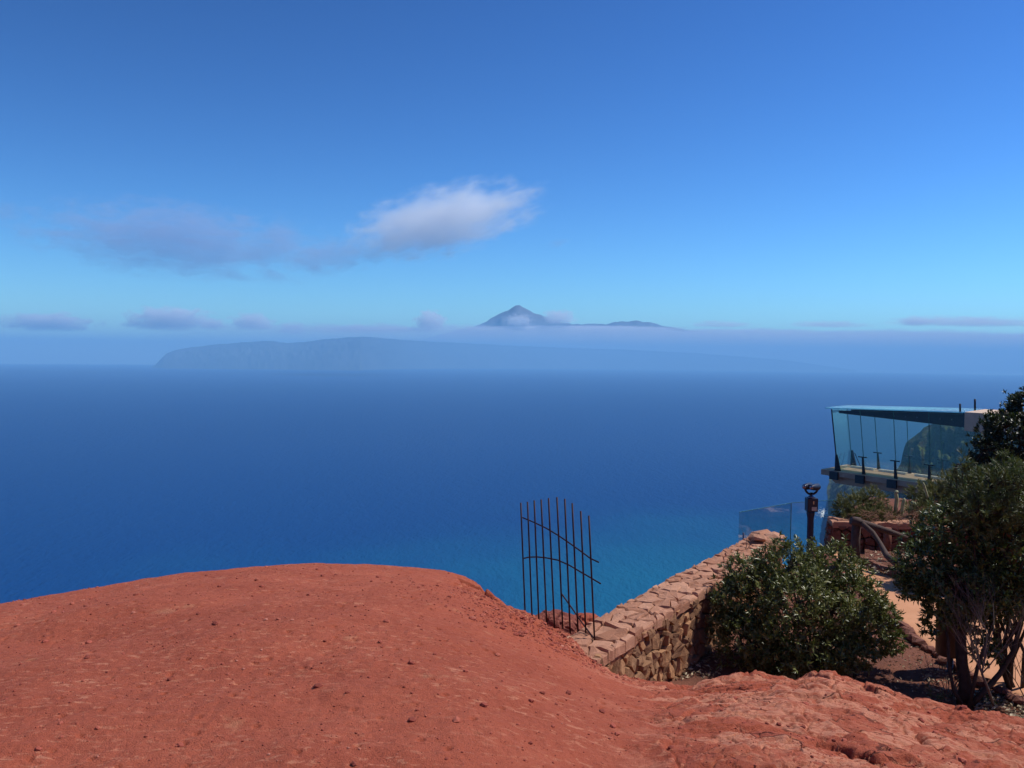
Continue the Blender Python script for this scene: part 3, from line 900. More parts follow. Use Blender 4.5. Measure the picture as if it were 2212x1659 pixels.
mb = MB(); mb.tube([P(1862, 1130, ly - .18), P(1885, 1150, ly - .3), P(1900, 1172, ly - .5), P(1915, 1200, ly - .8), P(1932, 1214, ly - 1.0), P(1966, 1226, ly - 1.2)], [.045, .045, .042, .055, .06, .055], 9); mb.build("rail", M_LOG, lr)

# bed with litter and log edging in front of the planter
bedz = TERR + .16
bed = [PZ(1868, 1205, bedz), PZ(1905, 1222, bedz), PZ(1965, 1242, bedz), PZ(2050, 1262, bedz), PZ(2050, 1205, bedz), PZ(1960, 1196, bedz), PZ(1868, 1186, bedz)]
mb = MB(); mb.hexa([p - Vector((0, 0, .3)) for p in bed], bed)
tag(mb.build("soil_bed", M_SOIL), None, None, None, "structure")
def log_row(name, label, line, n, r, z, mat, hgt):
    t = empty(name, line[0], label, "edging")
    pts = resample(line, n)
    mb = MB()
    for p in pts:
        h = hgt * random.uniform(.8, 1.2)
        mb.tube([(p[0], p[1], z - .15), (p[0] + random.uniform(-.01, .01), p[1], z + h)], r * random.uniform(.85, 1.15), 8)
    mb.build("palisade", mat, t)
    return t
log_row("log_edging", "short upright log palisade edging the littered bed by the railing", [PZ(1866, 1207, bedz), PZ(1905, 1224, bedz), PZ(1965, 1244, bedz), PZ(2050, 1264, bedz)], 26, .06, bedz, M_LOGR, .03)
def stone_row(name, label, line, n, r, z, mat):
    pts = resample(line, n); mb = MB()
    for p in pts:
        mb.add(stone_verts((p[0] + random.uniform(-.03, .03), p[1] + random.uniform(-.03, .03), z), r * random.uniform(.7, 1.3), .6), ICO_F)
    return tag(mb.build(name, mat), label, "edging")
stone_row("stone_edging", "row of red edging stones between the path and brown soil", [PZ(u, v - 2, PZH) for u, v in ((1890, 1284), (1935, 1340), (1990, 1395), (2035, 1424), (2080, 1452), (2140, 1485), (2220, 1522))], 44, .085, PZH, M_PST)

# leaf litter
mb = MB()
def litter(n, u0, u1, v0, v1, z, L):
    for i in range(n):
        p = PZ(random.uniform(u0, u1), random.uniform(v0, v1), z)
        if z < TERR + .1: p.z = float(soil_z(np.array([p.x]), np.array([p.y]))[0]) + random.uniform(.005, .035)
        else: p.z += random.uniform(.0, .03)
        a = random.uniform(0, 6.28); l = L * random.uniform(.5, 1.2); w = l * random.uniform(.2, .4)
        d = Vector((math.cos(a), math.sin(a), random.uniform(-.3, .4))) * l; s = Vector((-math.sin(a), math.cos(a), random.uniform(-.4, .4))) * w
        mb.add([p - d * .5, p + s * .5 + Vector((0, 0, .012)), p + d * .5, p - s * .5], [(0, 1, 2), (0, 2, 3)])
litter(900, 1990, 2260, 1445, 1560, TERR, .06)
litter(700, 2080, 2260, 1495, 1570, TERR, .07)
litter(260, 1860, 2040, 1400, 1500, TERR, .05)
litter(350, 1460, 1560, 1400, 1470, TERR, .06)
litter(160, 1760, 1830, 1400, 1440, TERR, .06)
litter(520, 1870, 2040, 1190, 1240, bedz, .075)
m = Mat("dead_leaf"); ri = m.n("ShaderNodeNewGeometry").outputs["Random Per Island"]
c = m.ramp(ri, [(0, (0.12, 0.07, 0.04)), (0.5, (0.32, 0.23, 0.13)), (1, (0.55, 0.46, 0.30))])
M_DEAD = m.surf(m.pbr(c, 0.6, 0, 0.4))
tag(mb.build("leaf_litter", M_DEAD), "pale dry leaf litter under the trees", None, None, "stuff")
# tufts of green ground cover at the right edge
gx = [(2235, 1540, 9.3, 40, 24), (2170, 1520, 9.6, 40, 12), (2020, 1500, 9.6, 36, 16)]
tips, dirs = crown_tips([blob(*q) for q in gx], 600, .6, .3)
tag(rosettes("ground_cover", tips, dirs, 8, .06, .012, M_LEAFP, None), "low green ground cover among the dry leaves", None, None, "stuff")

# bare twiggy shrubs
def bare(label, base, trunk, L, depth, n0, group="leafless twiggy shrubs at the right edge", r=0.018, lean=(0, 0, 0), sprd=0.75):
    t = empty("bare_shrub", base, label, "shrub", group)
    mb = MB()
    def grow(p, d, l, r, k):
        q = [p]; dd = d.copy()
        for i in range(3):
            dd = (dd + Vector((random.uniform(-1, 1), random.uniform(-1, 1), random.uniform(-.3, .7))) * .12).normalized()
            q.append(q[-1] + dd * l / 3)
        mb.tube(q, [r, r * .85, r * .7, r * .55], 5, False)
        if k <= 0: return
        for i in range(random.choice((2, 3, 3))):
            nd = (dd + Vector((random.uniform(-1, 1), random.uniform(-1, 1), random.uniform(-.2, .8))) * .55).normalized()
            grow(q[random.choice((1, 2, 3, 3))], nd, l * random.uniform(.6, .85), r * .55, k - 1)
    start = Vector(base)
    if trunk:
        q = [Vector(base)] + [Vector(p) for p in trunk]
        mb.tube(q, [r * 1.3 * (1 - .1 * i) for i in range(len(q))], 8, False); start = q[-1]
    for i in range(n0):
        d = Vector((random.uniform(-sprd, sprd), random.uniform(-.35, .35), 1)) + Vector(lean)
        grow(start, d.normalized(), L * random.uniform(.75, 1.2), r * .7, depth)
    mb.build("stems", M_TWIG, t)
    return t
bare("leafless grey shrub with forking stems in front of the litter bin", tuple(PZ(2150, 1534, TERR - .08)), [P(2135, 1490, 9.1), P(2121, 1455, 9.15)], .44, 4, 7, r=.012)
bare("low leafless shrub with thin stems left of the litter bin's foot", tuple(PZ(2050, 1515, TERR - .05)), None, .26, 2, 7, r=.009)
bare("thin leafless twigs standing against the peach path at the right edge", tuple(PZ(2225, 1530, TERR - .08)), None, .42, 3, 8, r=.012, sprd=.5)
bare("small leafless sprig poking above the stone wall beside the glass balustrade", tuple(wp(5.4, WTOP, -.3)), None, .16, 2, 4, r=.005)

# ------------------------------------------------------------------ litter bin
M_BIN = simple("bin_brown", (0.070, 0.035, 0.026), 0.45, 0, 0.5, 0.3, 12)
M_BLACK = simple("black_metal", (0.022, 0.024, 0.034), 0.38, 0.3, 0.5, 0.3, 20)
bp = PZ(2052, 1452, TERR)
binn = empty("litter_bin", bp, "brown cylindrical litter bin on a short post behind the bare shrub", "bin")
by = bp.y
bz0 = P(2052, 1414, by).z; bz1 = P(2052, 1308, by).z; br = 30 * PX * by
mb = MB(); mb.lathe((bp.x, by, bz0), [(br * .9, 0), (br, .03), (br, bz1 - bz0 - .03), (br * 1.05, bz1 - bz0 - .02), (br * 1.05, bz1 - bz0)], 28); mb.build("body", M_BIN, binn)
mb = MB(); mb.lathe((bp.x, by, bz1), [(br * .98, 0), (br * .9, .04), (br * .5, .07), (.02, .08)], 28); mb.build("lid", M_BLACK, binn)
mb = MB(); mb.lathe((bp.x, by, TERR - .1), [(.10, 0), (.10, .11), (.035, .115), (.035, bz0 - TERR + .1)], 12); mb.build("post", M_BLACK, binn)
mb = MB(); c = Vector((bp.x + br * .45, by - br * .92, bz1 - .12)); mb.box(c, (.035, .018, 0), (0, .004, 0), (0, 0, .05)); mb.build("plate", simple("plate", (.5, .52, .55), .4), binn)

# ------------------------------------------------------------------ coin viewer
vy = 16.0
vb = P(1750, 1160, vy); vx = vb.x
vw = empty("binocular_viewer", (vx, vy, TERR), "dark grey coin operated binocular viewer on a pole by the glass balustrade", "binoculars")
M_NAVY = simple("navy_metal", (0.013, 0.020, 0.045), 0.42, 0.0, 0.35, 0.2, 10)
M_SHINY = simple("polished_metal", (0.20, 0.20, 0.24), 0.22, 0.9, 0.5, 0.3, 14)
def vz(v): return P(1750, v, vy).z
mb = MB(); mb.lathe((vx, vy, TERR - .02), [(.16, 0), (.16, .035), (.075, .06), (.062, .12), (.058, vz(1105) - TERR - .1), (.075, vz(1105) - TERR - .02), (.075, vz(1103) - TERR + .02)], 20); mb.build("pole", M_NAVY, vw)
zc = (vz(1075) + vz(1104)) / 2; hh = (vz(1075) - vz(1104)) / 2
mb = MB(); mb.box((vx + .01, vy, zc), (.098, 0, 0), (0, .085, 0), (0, 0, hh)); box = mb.build("coin_box", M_NAVY, vw, .012)
mb = MB(); mb.box((vx + .035, vy - .089, zc - hh * .55), (.045, 0, 0), (0, .004, 0), (0, 0, .034)); mb.build("label_plate", simple("cream_plate", (.50, .44, .36), .6), box)
mb = MB(); mb.box((vx + .02, vy - .088, zc + hh * .35), (.012, 0, 0), (0, .005, 0), (0, 0, .03)); mb.build("coin_slot", M_SHINY, box)
mb = MB(); mb.lathe((vx + .005, vy, vz(1075)), [(.075, 0), (.07, .02), (.035, .045), (.03, .10)], 18); mb.build("neck", M_SHINY, vw)
ycz = vz(1060)
mb = MB()
mb.tube([(vx + .005 + .115 * math.cos(t), vy, ycz + .05 + .115 * math.sin(t)) for t in [math.pi * (1.0 + k / 12.0) for k in range(13)]], .02, 10); mb.build("yoke", M_NAVY, vw)
hd = Vector((.62, .78, -.06)).normalized(); hs_ = Vector((.78, -.62, 0))
hc = Vector((vx, vy, ycz + .075))
mb = MB()
mb.box(hc, hs_ * .075, hd * .10, Vector((0, 0, .045))); head = mb.build("head", M_NAVY, vw, .025)
for sgn in (-1, 1):
    mb = MB(); mb.lathe(hc + hs_ * .068 * sgn - hd * .17, [(.040, 0), (.048, .012), (.046, .05), (.056, .08), (.062, .17), (.066, .28), (.066, .30)], 18, hd); mb.build("barrel", M_NAVY, head)
    mb = MB(); mb.lathe(hc + hs_ * .068 * sgn - hd * .186, [(.030, 0), (.037, .004), (.037, .02)], 18, hd); mb.build("eyepiece", M_SHINY, head)

# ------------------------------------------------------------------ glass
def glass_mat(name, tint, refl, fac):
    m = Mat(name)
    t = m.n("ShaderNodeBsdfTransparent", None, Color=c4(*tint)).outputs[0]
    g = m.n("ShaderNodeBsdfGlossy", None, Color=c4(*refl), Roughness=0.02).outputs[0]
    lw = m.n("ShaderNodeLayerWeight", None, Blend=0.25).outputs["Fresnel"]
    f = m.math('ADD', m.math('MULTIPLY', lw, 0.32), fac, True)
    return m.surf(m.n("ShaderNodeMixShader", None, i0=f, i1=t, i2=g).outputs[0])
M_GLASS = glass_mat("teal_glass", (0.975, 1.0, 0.94), (0.88, 1.0, 0.97), 0.035)
M_GLASSR = glass_mat("roof_glass", (0.55, 0.75, 0.75), (0.9, 1.0, 1.0), 0.45)
M_GLASSC = glass_mat("clear_glass", (0.94, 0.985, 0.98), (0.8, 0.95, 1.0), 0.015)
M_EDGE = simple("glass_edge", (0.05, 0.14, 0.13), 0.25, 0, 0.6, 0.15)
def pane(mb, q, th):
    q = [Vector(p) for p in q]
    n = (q[1] - q[0]).cross(q[3] - q[0]).normalized() * (th / 2)
    mb.hexa([p - n for p in q], [p + n for p in q])

bal = empty("glass_balustrade", PZ(1640, 1240, TERR), "frameless clear glass balustrade between the wall end and the viewer", "balustrade")
g0 = P(1597, 1107, 16.5); zt = g0.z
g1 = PZ(1708, 1087, zt); g2 = PZ(1722, 1084.5, zt); g3 = PZ(1812, 1080, zt)
for a, b in ((g0, g1), (g1 + (g2 - g1) * .12, g3)):
    mb = MB(); lo = Vector((0, 0, TERR - .1 - zt)); pane(mb, [a + lo, b + lo, b, a], .016)
    pn_ = mb.build("pane", M_GLASSC, bal)
    mb = MB(); mb.beam(a + Vector((0, 0, .006)), b + Vector((0, 0, .006)), .016, .010); mb.build("edge", M_EDGE, pn_)
mb = MB(); mb.beam(g1 + Vector((.01, 0, 0)), g1 + lo + Vector((.01, 0, 0)), .014, .02, (0, 1, 0)); mb.build("joint", M_EDGE, bal)
mb = MB(); pp = P(1606, 1150, 16.4); mb.tube([pp, Vector((pp.x, pp.y, TERR - .1))], .018, 10); mb.build("post", M_SHINY, bal)

# ------------------------------------------------------------------ glass pavilion
A_ = P(1810, 1016.5, 42.0)
zA = A_.z
B_ = PZ(2095, 1056, zA)
AT = P(1797, 884, 42.0); BT = P(2095, 893.5, B_.y)
W = Vector((1.5, 2.0, 0)); WZ = Vector((0, 0, 1))
ax = (A_ - B_).normalized()
nr = Vector((ax.y, -ax.x, 0)).normalized()
if nr.dot(W) > 0: nr = -nr                      # towards the camera side
pav = empty("glass_pavilion", B_, "cantilevered glass walled viewing pavilion jutting out over the sea", "pavilion")
M_CONC = simple("brown_concrete", (0.44, 0.30, 0.225), 0.85, 0, 0.2, 0.18, 3, 0.3, 20)
M_BLOCK = simple("cream_concrete", (0.62, 0.46, 0.34), 0.85, 0, 0.2, 0.12, 3, 0.3, 20)
M_BEAM = simple("dark_steel", (0.035, 0.026, 0.032), 0.5, 0.2, 0.4, 0.2, 4)
EXT = -ax * 4.5
def up(z): return Vector((0, 0, z))
# slab and soffit
s0, s1 = A_ + ax * .75 + nr * .30, B_ + EXT + nr * .30
s2, s3 = B_ + EXT + W - nr * .2, A_ + ax * .55 + W - nr * .2
mb = MB(); mb.hexa([p + up(-.26) for p in (s0, s1, s2, s3)], [p + up(-.004) for p in (s0, s1, s2, s3)]); slab = mb.build("floor_slab", M_CONC, pav, .01)
k0, k1 = A_ + ax * .1 + nr * .05, B_ + EXT + nr * .05
k2, k3 = B_ + EXT + W - nr * .1, A_ + ax * .0 + W - nr * .1
mb = MB(); mb.hexa([p + up(-.62) for p in (k0, k1, k2, k3)], [p + up(-.262) for p in (k0 + ax * .45, k1, k2, k3 + ax * .45)]); mb.build("soffit_beam", M_CONC, pav)
# sunlit streak along the floor's far side, imitated by white strips
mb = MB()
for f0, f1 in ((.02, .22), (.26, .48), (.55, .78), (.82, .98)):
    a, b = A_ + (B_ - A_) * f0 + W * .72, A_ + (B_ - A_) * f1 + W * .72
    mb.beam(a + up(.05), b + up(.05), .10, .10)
mb.build("painted_sun_streak", simple("sun_streak_white", (.8, .8, .74), .6), slab)
def at_u(base0, base1, u):
    lo_, hi_ = 0.0, 1.0
    for _ in range(50):
        mid_ = (lo_ + hi_) / 2
        if proj(base0 + (base1 - base0) * mid_)[0] < u: lo_ = mid_
        else: hi_ = mid_
    return lo_
seams = [0.0] + [at_u(A_, B_, u) for u in (1867.5, 1936.5, 2009.5)] + [1.0]
slope = (BT - AT)
for i in range(4):
    f0, f1 = seams[i] + (0.0 if i == 0 else .0016), seams[i + 1] - .0016
    for side in (0, 1):
        o_ = W * side
        q = [A_ + (B_ - A_) * f0 + o_ * .97, A_ + (B_ - A_) * f1 + o_ * .97, AT + slope * f1 + o_, AT + slope * f0 + o_]
        mb = MB(); pane(mb, q, .022); pn_ = mb.build("glass_panel", M_GLASS, pav)
        mb = MB(); mb.beam(q[0] + nr * .0, q[3], .03, .012, nr); mb.build("seam", M_EDGE, pn_)
q = [A_, A_ + W * .97, AT + W, AT]
mb = MB(); pane(mb, [p + ax * .012 for p in q], .022); ep = mb.build("end_panel", M_GLASS, pav)
mb = MB(); mb.beam(A_ + ax * .02, AT + ax * .02, .05, .03, nr); mb.build("corner_edge", M_BEAM, ep)
# panels beyond the portal
q = [B_ - ax * .03, B_ + EXT, BT + EXT + up(-.9), BT - ax * .03 + up(-.9)]
mb = MB(); pane(mb, q, .022); mb.build("glass_panel", M_GLASS, pav)
# roof glass and fascia
r0_, r1_ = AT + ax * .28 + nr * .14, BT + nr * .14
r2_, r3_ = BT + W * 1.25 - nr * .1, AT + ax * .2 + W * 1.25 - nr * .1
mb = MB(); mb.hexa([p + up(.02) for p in (r0_, r1_, r2_, r3_)], [p + up(.075) for p in (r0_, r1_, r2_, r3_)]); mb.build("roof_glass", M_GLASSR, pav)
for side in (0.10, 0.92):
    f = W * side
    a0, a1 = AT + slope * .045 + f + up(-.06), BT + f + up(-.05)
    d_ = nr * -.10
    mb = MB(); mb.hexa([a0 + up(-.13), a1 + up(-.58), a1 + up(-.58) + d_, a0 + up(-.13) + d_], [a0, a1, a1 + d_, a0 + d_]); fb = mb.build("fascia_beam", M_BEAM, pav)
    if side < .5:
        for k in range(12):
            t = (k + .5) / 12
            c = a0.lerp(a1, t) + up(-.10 - .16 * t) + nr * .004
            mb = MB(); mb.lathe(c, [(.035, -.004), (.035, .012), (.012, .02)], 10, nr); mb.build("bolt", M_SHINY, fb)
# clamps and fins along both sides
for side in (0, 1):
    us = (1812, 1868, 1936.5, 2009.5) if side == 0 else None
    for i in range(4):
        f = seams[i] if i else 0.006
        base = A_ + (B_ - A_) * f + W * side * .97 + (nr * .05 if side == 0 else nr * -.05)
        top_d = ((AT + slope * f + W * side) - (A_ + (B_ - A_) * f + W * side * .97)); hgt = .80
        top = base + top_d * (hgt / top_d.length)
        w0, w1 = (.16, .05) if i else (.34, .08)
        mb = MB(); sx_ = ax; dn = nr * .03
        mb.hexa([base - sx_ * w0 / 2 - dn, base + sx_ * w0 / 2 - dn, base + sx_ * w0 / 2 + dn, base - sx_ * w0 / 2 + dn],
                [top - sx_ * w1 / 2 - dn, top + sx_ * w1 / 2 - dn, top + sx_ * w1 / 2 + dn, top - sx_ * w1 / 2 + dn])
        fin = mb.build("fin", M_BLACK, pav)
        if i:
            mb = MB(); mb.beam(top - ax * .22 + up(.015), top + ax * .22 + up(.015), .07, .05); mb.build("clamp", M_BLACK, fin)
        if side == 0:
            mb = MB(); mb.box(base + nr * .29 + up(-.22), ax * .24, nr * .045, up(.19)); br_ = mb.build("bracket", M_BLACK, pav, .008)
# glass stay by the far corner
mb = MB(); a = A_ + W * .8 + (B_ - A_) * .06; mb.beam(a, a + up(.75) + (A_ - B_) * .05, .04, .03, nr); mb.beam(a + (B_ - A_) * .04, a + up(.72) + (A_ - B_) * .02, .03, .02, nr); mb.build("stay", M_BLACK, pav)
# concrete portal block at the landward end
c0 = BT + nr * .42 - ax * .02 + up(.02)
Lb = -ax * 4.6; Wb = W * 1.0 - nr * .75
mb = MB()
zt1, zt2 = .03, -.72
fr = [c0, c0 + Lb, c0 + Lb + Wb, c0 + Wb]
mb.hexa([p + up(zt2 - .10 * (i in (1, 2))) for i, p in enumerate(fr)], [p + up(zt1 + .03) for p in fr]); portal = mb.build("portal_block", M_BLOCK, pav, .015)
mb = MB(); e0 = BT - ax * 3.6 + nr * .3; mb.hexa([Vector((p.x, p.y, -9)) for p in (e0, e0 - ax * 3, e0 - ax * 3 + W, e0 + W)], [p + up(-.86) for p in (e0, e0 - ax * 3, e0 - ax * 3 + W, e0 + W)]); mb.build("rear_wall", M_BLOCK, pav)
for u, v0, v1 in ((2074, 872, 892), (2106, 862, 884)):
    y = B_.y + 3.0
    mb = MB(); mb.tube([P(u, v1, y), P(u, v0, y)], .045, 8); mb.build("roof_post", M_BLACK, pav)
# ground that carries the landward end of the pavilion
xs = np.linspace(0, 1, 50); ys = np.linspace(0, 1, 60)
XA, YA = np.meshgrid(xs, ys, indexing='ij')
HY = 24.0 + 26 * YA; HX = HY * (0.545 + .05 * np.sin(YA * 9)) + 30 * XA
HZ = -3.3 - 0.06 * (HY - 24) + 1.2 * fbm(HX / 5, HY / 5, 4, 99)
HZ = np.where((XA < 0.03) | (YA < 0.02), -30, HZ); HZ = np.where(YA > 0.97, -40, HZ)
M_SCRUB = simple("scrub_slope", (0.075, 0.075, 0.035), 0.95, 0, 0.1, 0.5, 2.0, 0.8, 6)
tag(big_mesh("hillside", np.stack([HX, HY, HZ], -1).reshape(-1, 3), grid_faces(50, 60), M_SCRUB), None, None, None, "structure")

# ------------------------------------------------------------------ sea (curved like the earth)
azs = np.radians(np.linspace(-180, 180, 361)); rs_ = np.concatenate([np.linspace(150, 3000, 40, endpoint=False), np.geomspace(3000, 96000, 120)])
A2, R2 = np.meshgrid(azs, rs_, indexing='ij')
SEA = np.stack([np.sin(A2) * R2, np.cos(A2) * R2, SEA_Z - R2 ** 2 / (2 * R_EARTH)], -1).reshape(-1, 3)
m = Mat("sea_water"); o = m.obj()
dist = m.n("ShaderNodeVectorMath", {"operation": 'DISTANCE'}); m.set(dist.inputs[0], o); dist.inputs[1].default_value = (900, 1500, SEA_Z)
n0 = m.noise(o, 0.0011, 4, 0.55)
dd = m.math('ADD', dist.outputs["Value"], m.math('MULTIPLY', m.math('SUBTRACT', n0, 0.5), 1700))
shallow = m.rangef(dd, 700, 2350, 1, 0)
c = m.mix(shallow, c4(0.003, 0.047, 0.175), c4(0.005, 0.108, 0.215))
n1 = m.noise(m.mapping(o, (1, 0.35, 1), (0, 0, .5)), 0.0006, 4, 0.6)
c = m.mix(m.rangef(n1, 0.35, 0.7, 0, 0.35), c, c4(0.004, 0.052, 0.195))
w1 = m.noise(m.mapping(o, (1.0, 0.45, 1), (0, 0, .6)), 0.030, 4, 0.6); w2 = m.noise(m.mapping(o, (1.0, 0.5, 1), (0, 0, .35)), 0.09, 3, 0.6)
nm = m.bump(m.math('ADD', m.math('MULTIPLY', w1, 1.0), m.math('MULTIPLY', w2, .45)), 0.9, 9.0)
df = m.n("ShaderNodeBsdfDiffuse", None, Color=c, Normal=nm).outputs[0]
gl = m.n("ShaderNodeBsdfGlossy", None, Color=c4(1, 1, 1), Roughness=0.28, Normal=nm).outputs[0]
lw = m.n("ShaderNodeLayerWeight", None, Blend=0.10).outputs["Fresnel"]
fac = m.math('MINIMUM', m.math('MULTIPLY', lw, 0.20), 0.08)
M_SEA = m.surf(m.n("ShaderNodeMixShader", None, i0=fac, i1=df, i2=gl).outputs[0])
tag(big_mesh("sea", SEA, grid_faces(*A2.shape), M_SEA), "deep blue sea reaching to the horizon", None, None, "structure")

# ------------------------------------------------------------------ headland, far coast, volcano
def ridge(name, sil, y0, depth_front, depth_back, base_z, mat, nu=260, nv=60, amp=0.12, ns=1.0, seed=0, label=None, front_pow=0.6, y1=None, wf=2.2, u0=1793.0, du=400.0):
    """height field whose crest follows a skyline; falls to base_z in front of and behind the crest"""
    us, ts = [], []
    for u, v in sil:
        d = ray(u, v); us.append(d.x / d.y); ts.append(EYE + d.z / d.y * (y0 if y1 is None else y0 + (y1 - y0) * min(1.0, max(0.0, (u - u0) / du)) ** 0.8))
    us, ts = np.array(us), np.array(ts)
    s = np.linspace(us[0], us[-1], nu); w = np.linspace(-1, 1, nv)
    SG, WG = np.meshgrid(s, w, indexing='ij')
    if y1 is not None:
        u_s = np.interp(SG, us, [a for a, _ in sil])
        yc = y0 + (y1 - y0) * np.clip((u_s - u0) / du, 0, 1) ** 0.8
    else: yc = y0
    Y = yc + np.where(WG < 0, WG * depth_front, WG * depth_back)
    X = SG * Y
    H = np.interp(SG, us, ts) - base_z
    X = X + 0.03 * depth_front * fbm(SG * 40 * ns, WG * 3, 3, seed + 50) * (1 - WG ** 2)
    fall = np.power(np.clip(1 - np.abs(WG), 0, 1), np.where(WG < 0, front_pow, 0.8))
    n = fbm(SG * 70 * ns, WG * wf, 5, seed + 3)
    Z = base_z + np.maximum(H, 0) * fall * (1 + amp * n * 2.2 * (1 - np.exp(-(WG / .25) ** 2))) + np.maximum(H, 0) * (0.024 if y0 > 9000 else 0.015) * fbm(SG * 160 * ns, WG * 6, 3, seed + 9)
    Z = Z - 30 * (np.abs(WG) > 0.985)
    o = big_mesh(name, np.stack([X, Y, Z], -1).reshape(-1, 3), grid_faces(nu, nv), mat)
    return tag(o, label, None, None, "structure")

m = Mat("headland_rock"); o = m.obj()
geo = m.n("ShaderNodeNewGeometry").outputs["Normal"]
nz = m.n("ShaderNodeSeparateXYZ", None, Vector=geo).outputs[2]
n1 = m.noise(o, 0.012, 6, 0.65); st = m.noise(m.mapping(o, (0.25, 0.25, 3.0)), 0.012, 5, 0.6)
c = m.ramp(st, [(0.3, (0.014, 0.013, 0.015)), (0.55, (0.028, 0.024, 0.024)), (0.75, (0.050, 0.040, 0.034))])
gr = m.math('MULTIPLY', m.rangef(nz, 0.50, 0.80), m.rangef(n1, 0.38, 0.56))
c = m.mix(gr, c, m.ramp(n1, [(0.35, (0.035, 0.048, 0.016)), (0.65, (0.085, 0.105, 0.034))]))
M_HEAD = m.surf(m.pbr(c, 0.95, 0, 0.1, m.bump(m.math('ADD', n1, st), 1.0, 25.0)))
ridge("headland", [(1786, 1116), (1793, 1108), (1800, 1092), (1812, 1072), (1830, 1058), (1850, 1050), (1880, 1044), (1915, 1036), (1940, 1018), (1952, 1000), (1956, 975), (1960, 955), (1972, 938), (1990, 922), (2012, 911), (2050, 904), (2095, 896), (2150, 892), (2300, 880), (2500, 860)],
      3400, 900, 1500, SEA_Z - 8, M_HEAD, 320, 160, 0.13, 1.0, 5, "steep green and brown headland behind the glass pavilion", 0.45, y1=1700, wf=9.0)
# surf at its foot
mb = MB()
for i in range(330):
    u = 1791 - abs(random.gauss(0, 13)); v = 1109 + random.gauss(0, 4) + (1788 - u) * random.uniform(-.25, .3)
    p = PZ(u, v, SEA_Z + .3); a = random.uniform(0, 6.28); r = random.uniform(1.2, 5) * (1 - min(.8, abs(1790 - u) / 40))
    n = 7
    mb.add([p + Vector((math.cos(a + k * 6.283 / n) * r * random.uniform(.5, 1.6), math.sin(a + k * 6.283 / n) * r * random.uniform(.6, 1.8), i * .002)) for k in range(n)], [tuple(range(n))])
tag(mb.build("surf", simple("foam", (.8, .82, .84), .9)), "white surf breaking at the headland's foot", None, None, "stuff")

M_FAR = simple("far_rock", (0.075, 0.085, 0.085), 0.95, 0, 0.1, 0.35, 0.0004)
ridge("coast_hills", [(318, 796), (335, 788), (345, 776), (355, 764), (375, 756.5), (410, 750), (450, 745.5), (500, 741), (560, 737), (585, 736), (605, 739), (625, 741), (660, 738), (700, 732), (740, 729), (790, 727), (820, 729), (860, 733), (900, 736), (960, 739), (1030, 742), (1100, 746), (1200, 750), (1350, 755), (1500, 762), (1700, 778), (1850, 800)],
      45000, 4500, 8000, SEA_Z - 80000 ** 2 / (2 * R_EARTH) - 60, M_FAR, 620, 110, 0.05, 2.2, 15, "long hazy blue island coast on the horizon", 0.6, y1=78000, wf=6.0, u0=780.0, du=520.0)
M_VOLC = simple("volcano_rock_hazed", (0.15, 0.18, 0.235), 0.95, 0, 0.1, 0.3, 0.0004)  # rock paled towards blue, distance haze put into its colour
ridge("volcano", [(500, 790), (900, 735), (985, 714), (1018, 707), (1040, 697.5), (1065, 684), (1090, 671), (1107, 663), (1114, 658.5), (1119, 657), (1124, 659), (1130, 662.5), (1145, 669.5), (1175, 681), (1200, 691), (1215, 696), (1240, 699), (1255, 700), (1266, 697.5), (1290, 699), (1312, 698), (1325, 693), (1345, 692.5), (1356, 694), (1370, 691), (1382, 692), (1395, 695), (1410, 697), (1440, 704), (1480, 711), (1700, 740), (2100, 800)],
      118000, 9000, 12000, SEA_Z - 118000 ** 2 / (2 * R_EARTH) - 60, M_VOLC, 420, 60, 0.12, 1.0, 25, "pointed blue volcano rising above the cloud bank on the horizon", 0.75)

# ------------------------------------------------------------------ clouds (beyond and above the haze box)
def cloud_mat(name, dens, col, scale, cut, soft, seed, stretch=(1, 1, 1), flat=False, aniso=0.0, w=0.75):
    m = Mat(name); o = m.obj()
    ln = m.n("ShaderNodeVectorMath", {"operation": 'LENGTH'}); m.set(ln.inputs[0], o)
    n = m.noise(m.mapping(o, stretch, (0, 0, 0), (seed, seed * .7, seed * 1.3)), scale, 5, 0.6, 0.25)
    fall = m.math('SUBTRACT', 1.0, ln.outputs["Value"], True)
    d = m.math('ADD', m.math('MULTIPLY', fall, w), m.math('SUBTRACT', n, 0.5))
    d = m.rangef(d, cut, cut + soft)
    d = m.math('MULTIPLY', d, m.rangef(fall, 0.0, 0.18))
    if flat:
        z = m.n("ShaderNodeSeparateXYZ", None, Vector=o).outputs[2]
        d = m.math('MULTIPLY', d, m.rangef(z, -0.55, -0.15))
    pv = m.n("ShaderNodeVolumePrincipled", None, Color=c4(*col), Anisotropy=aniso)
    m.set(pv.inputs["Density"], m.math('MULTIPLY', d, dens))
    m.m.cycles.volume_step_rate = 0.35
    return m.vol(pv.outputs[0])

def cloud(label, u, v, ru, rv, y, mat, tilt=0.0, depth=None, group=None, cat="cloud", name="cloud"):
    bm = bmesh.new(); bmesh.ops.create_icosphere(bm, subdivisions=3, radius=1.0)
    me = bpy.data.meshes.new(name); bm.to_mesh(me); bm.free()
    me.materials.append(mat)
    o = link(bpy.data.objects.new(name, me))
    o.location = P(u, v, y)
    k = PX * y
    o.scale = (ru * k, (depth if depth else (ru * .5 + rv * .5)) * k, rv * k)
    o.rotation_euler = (0, -tilt, 0)
    return tag(o, label, cat, group)

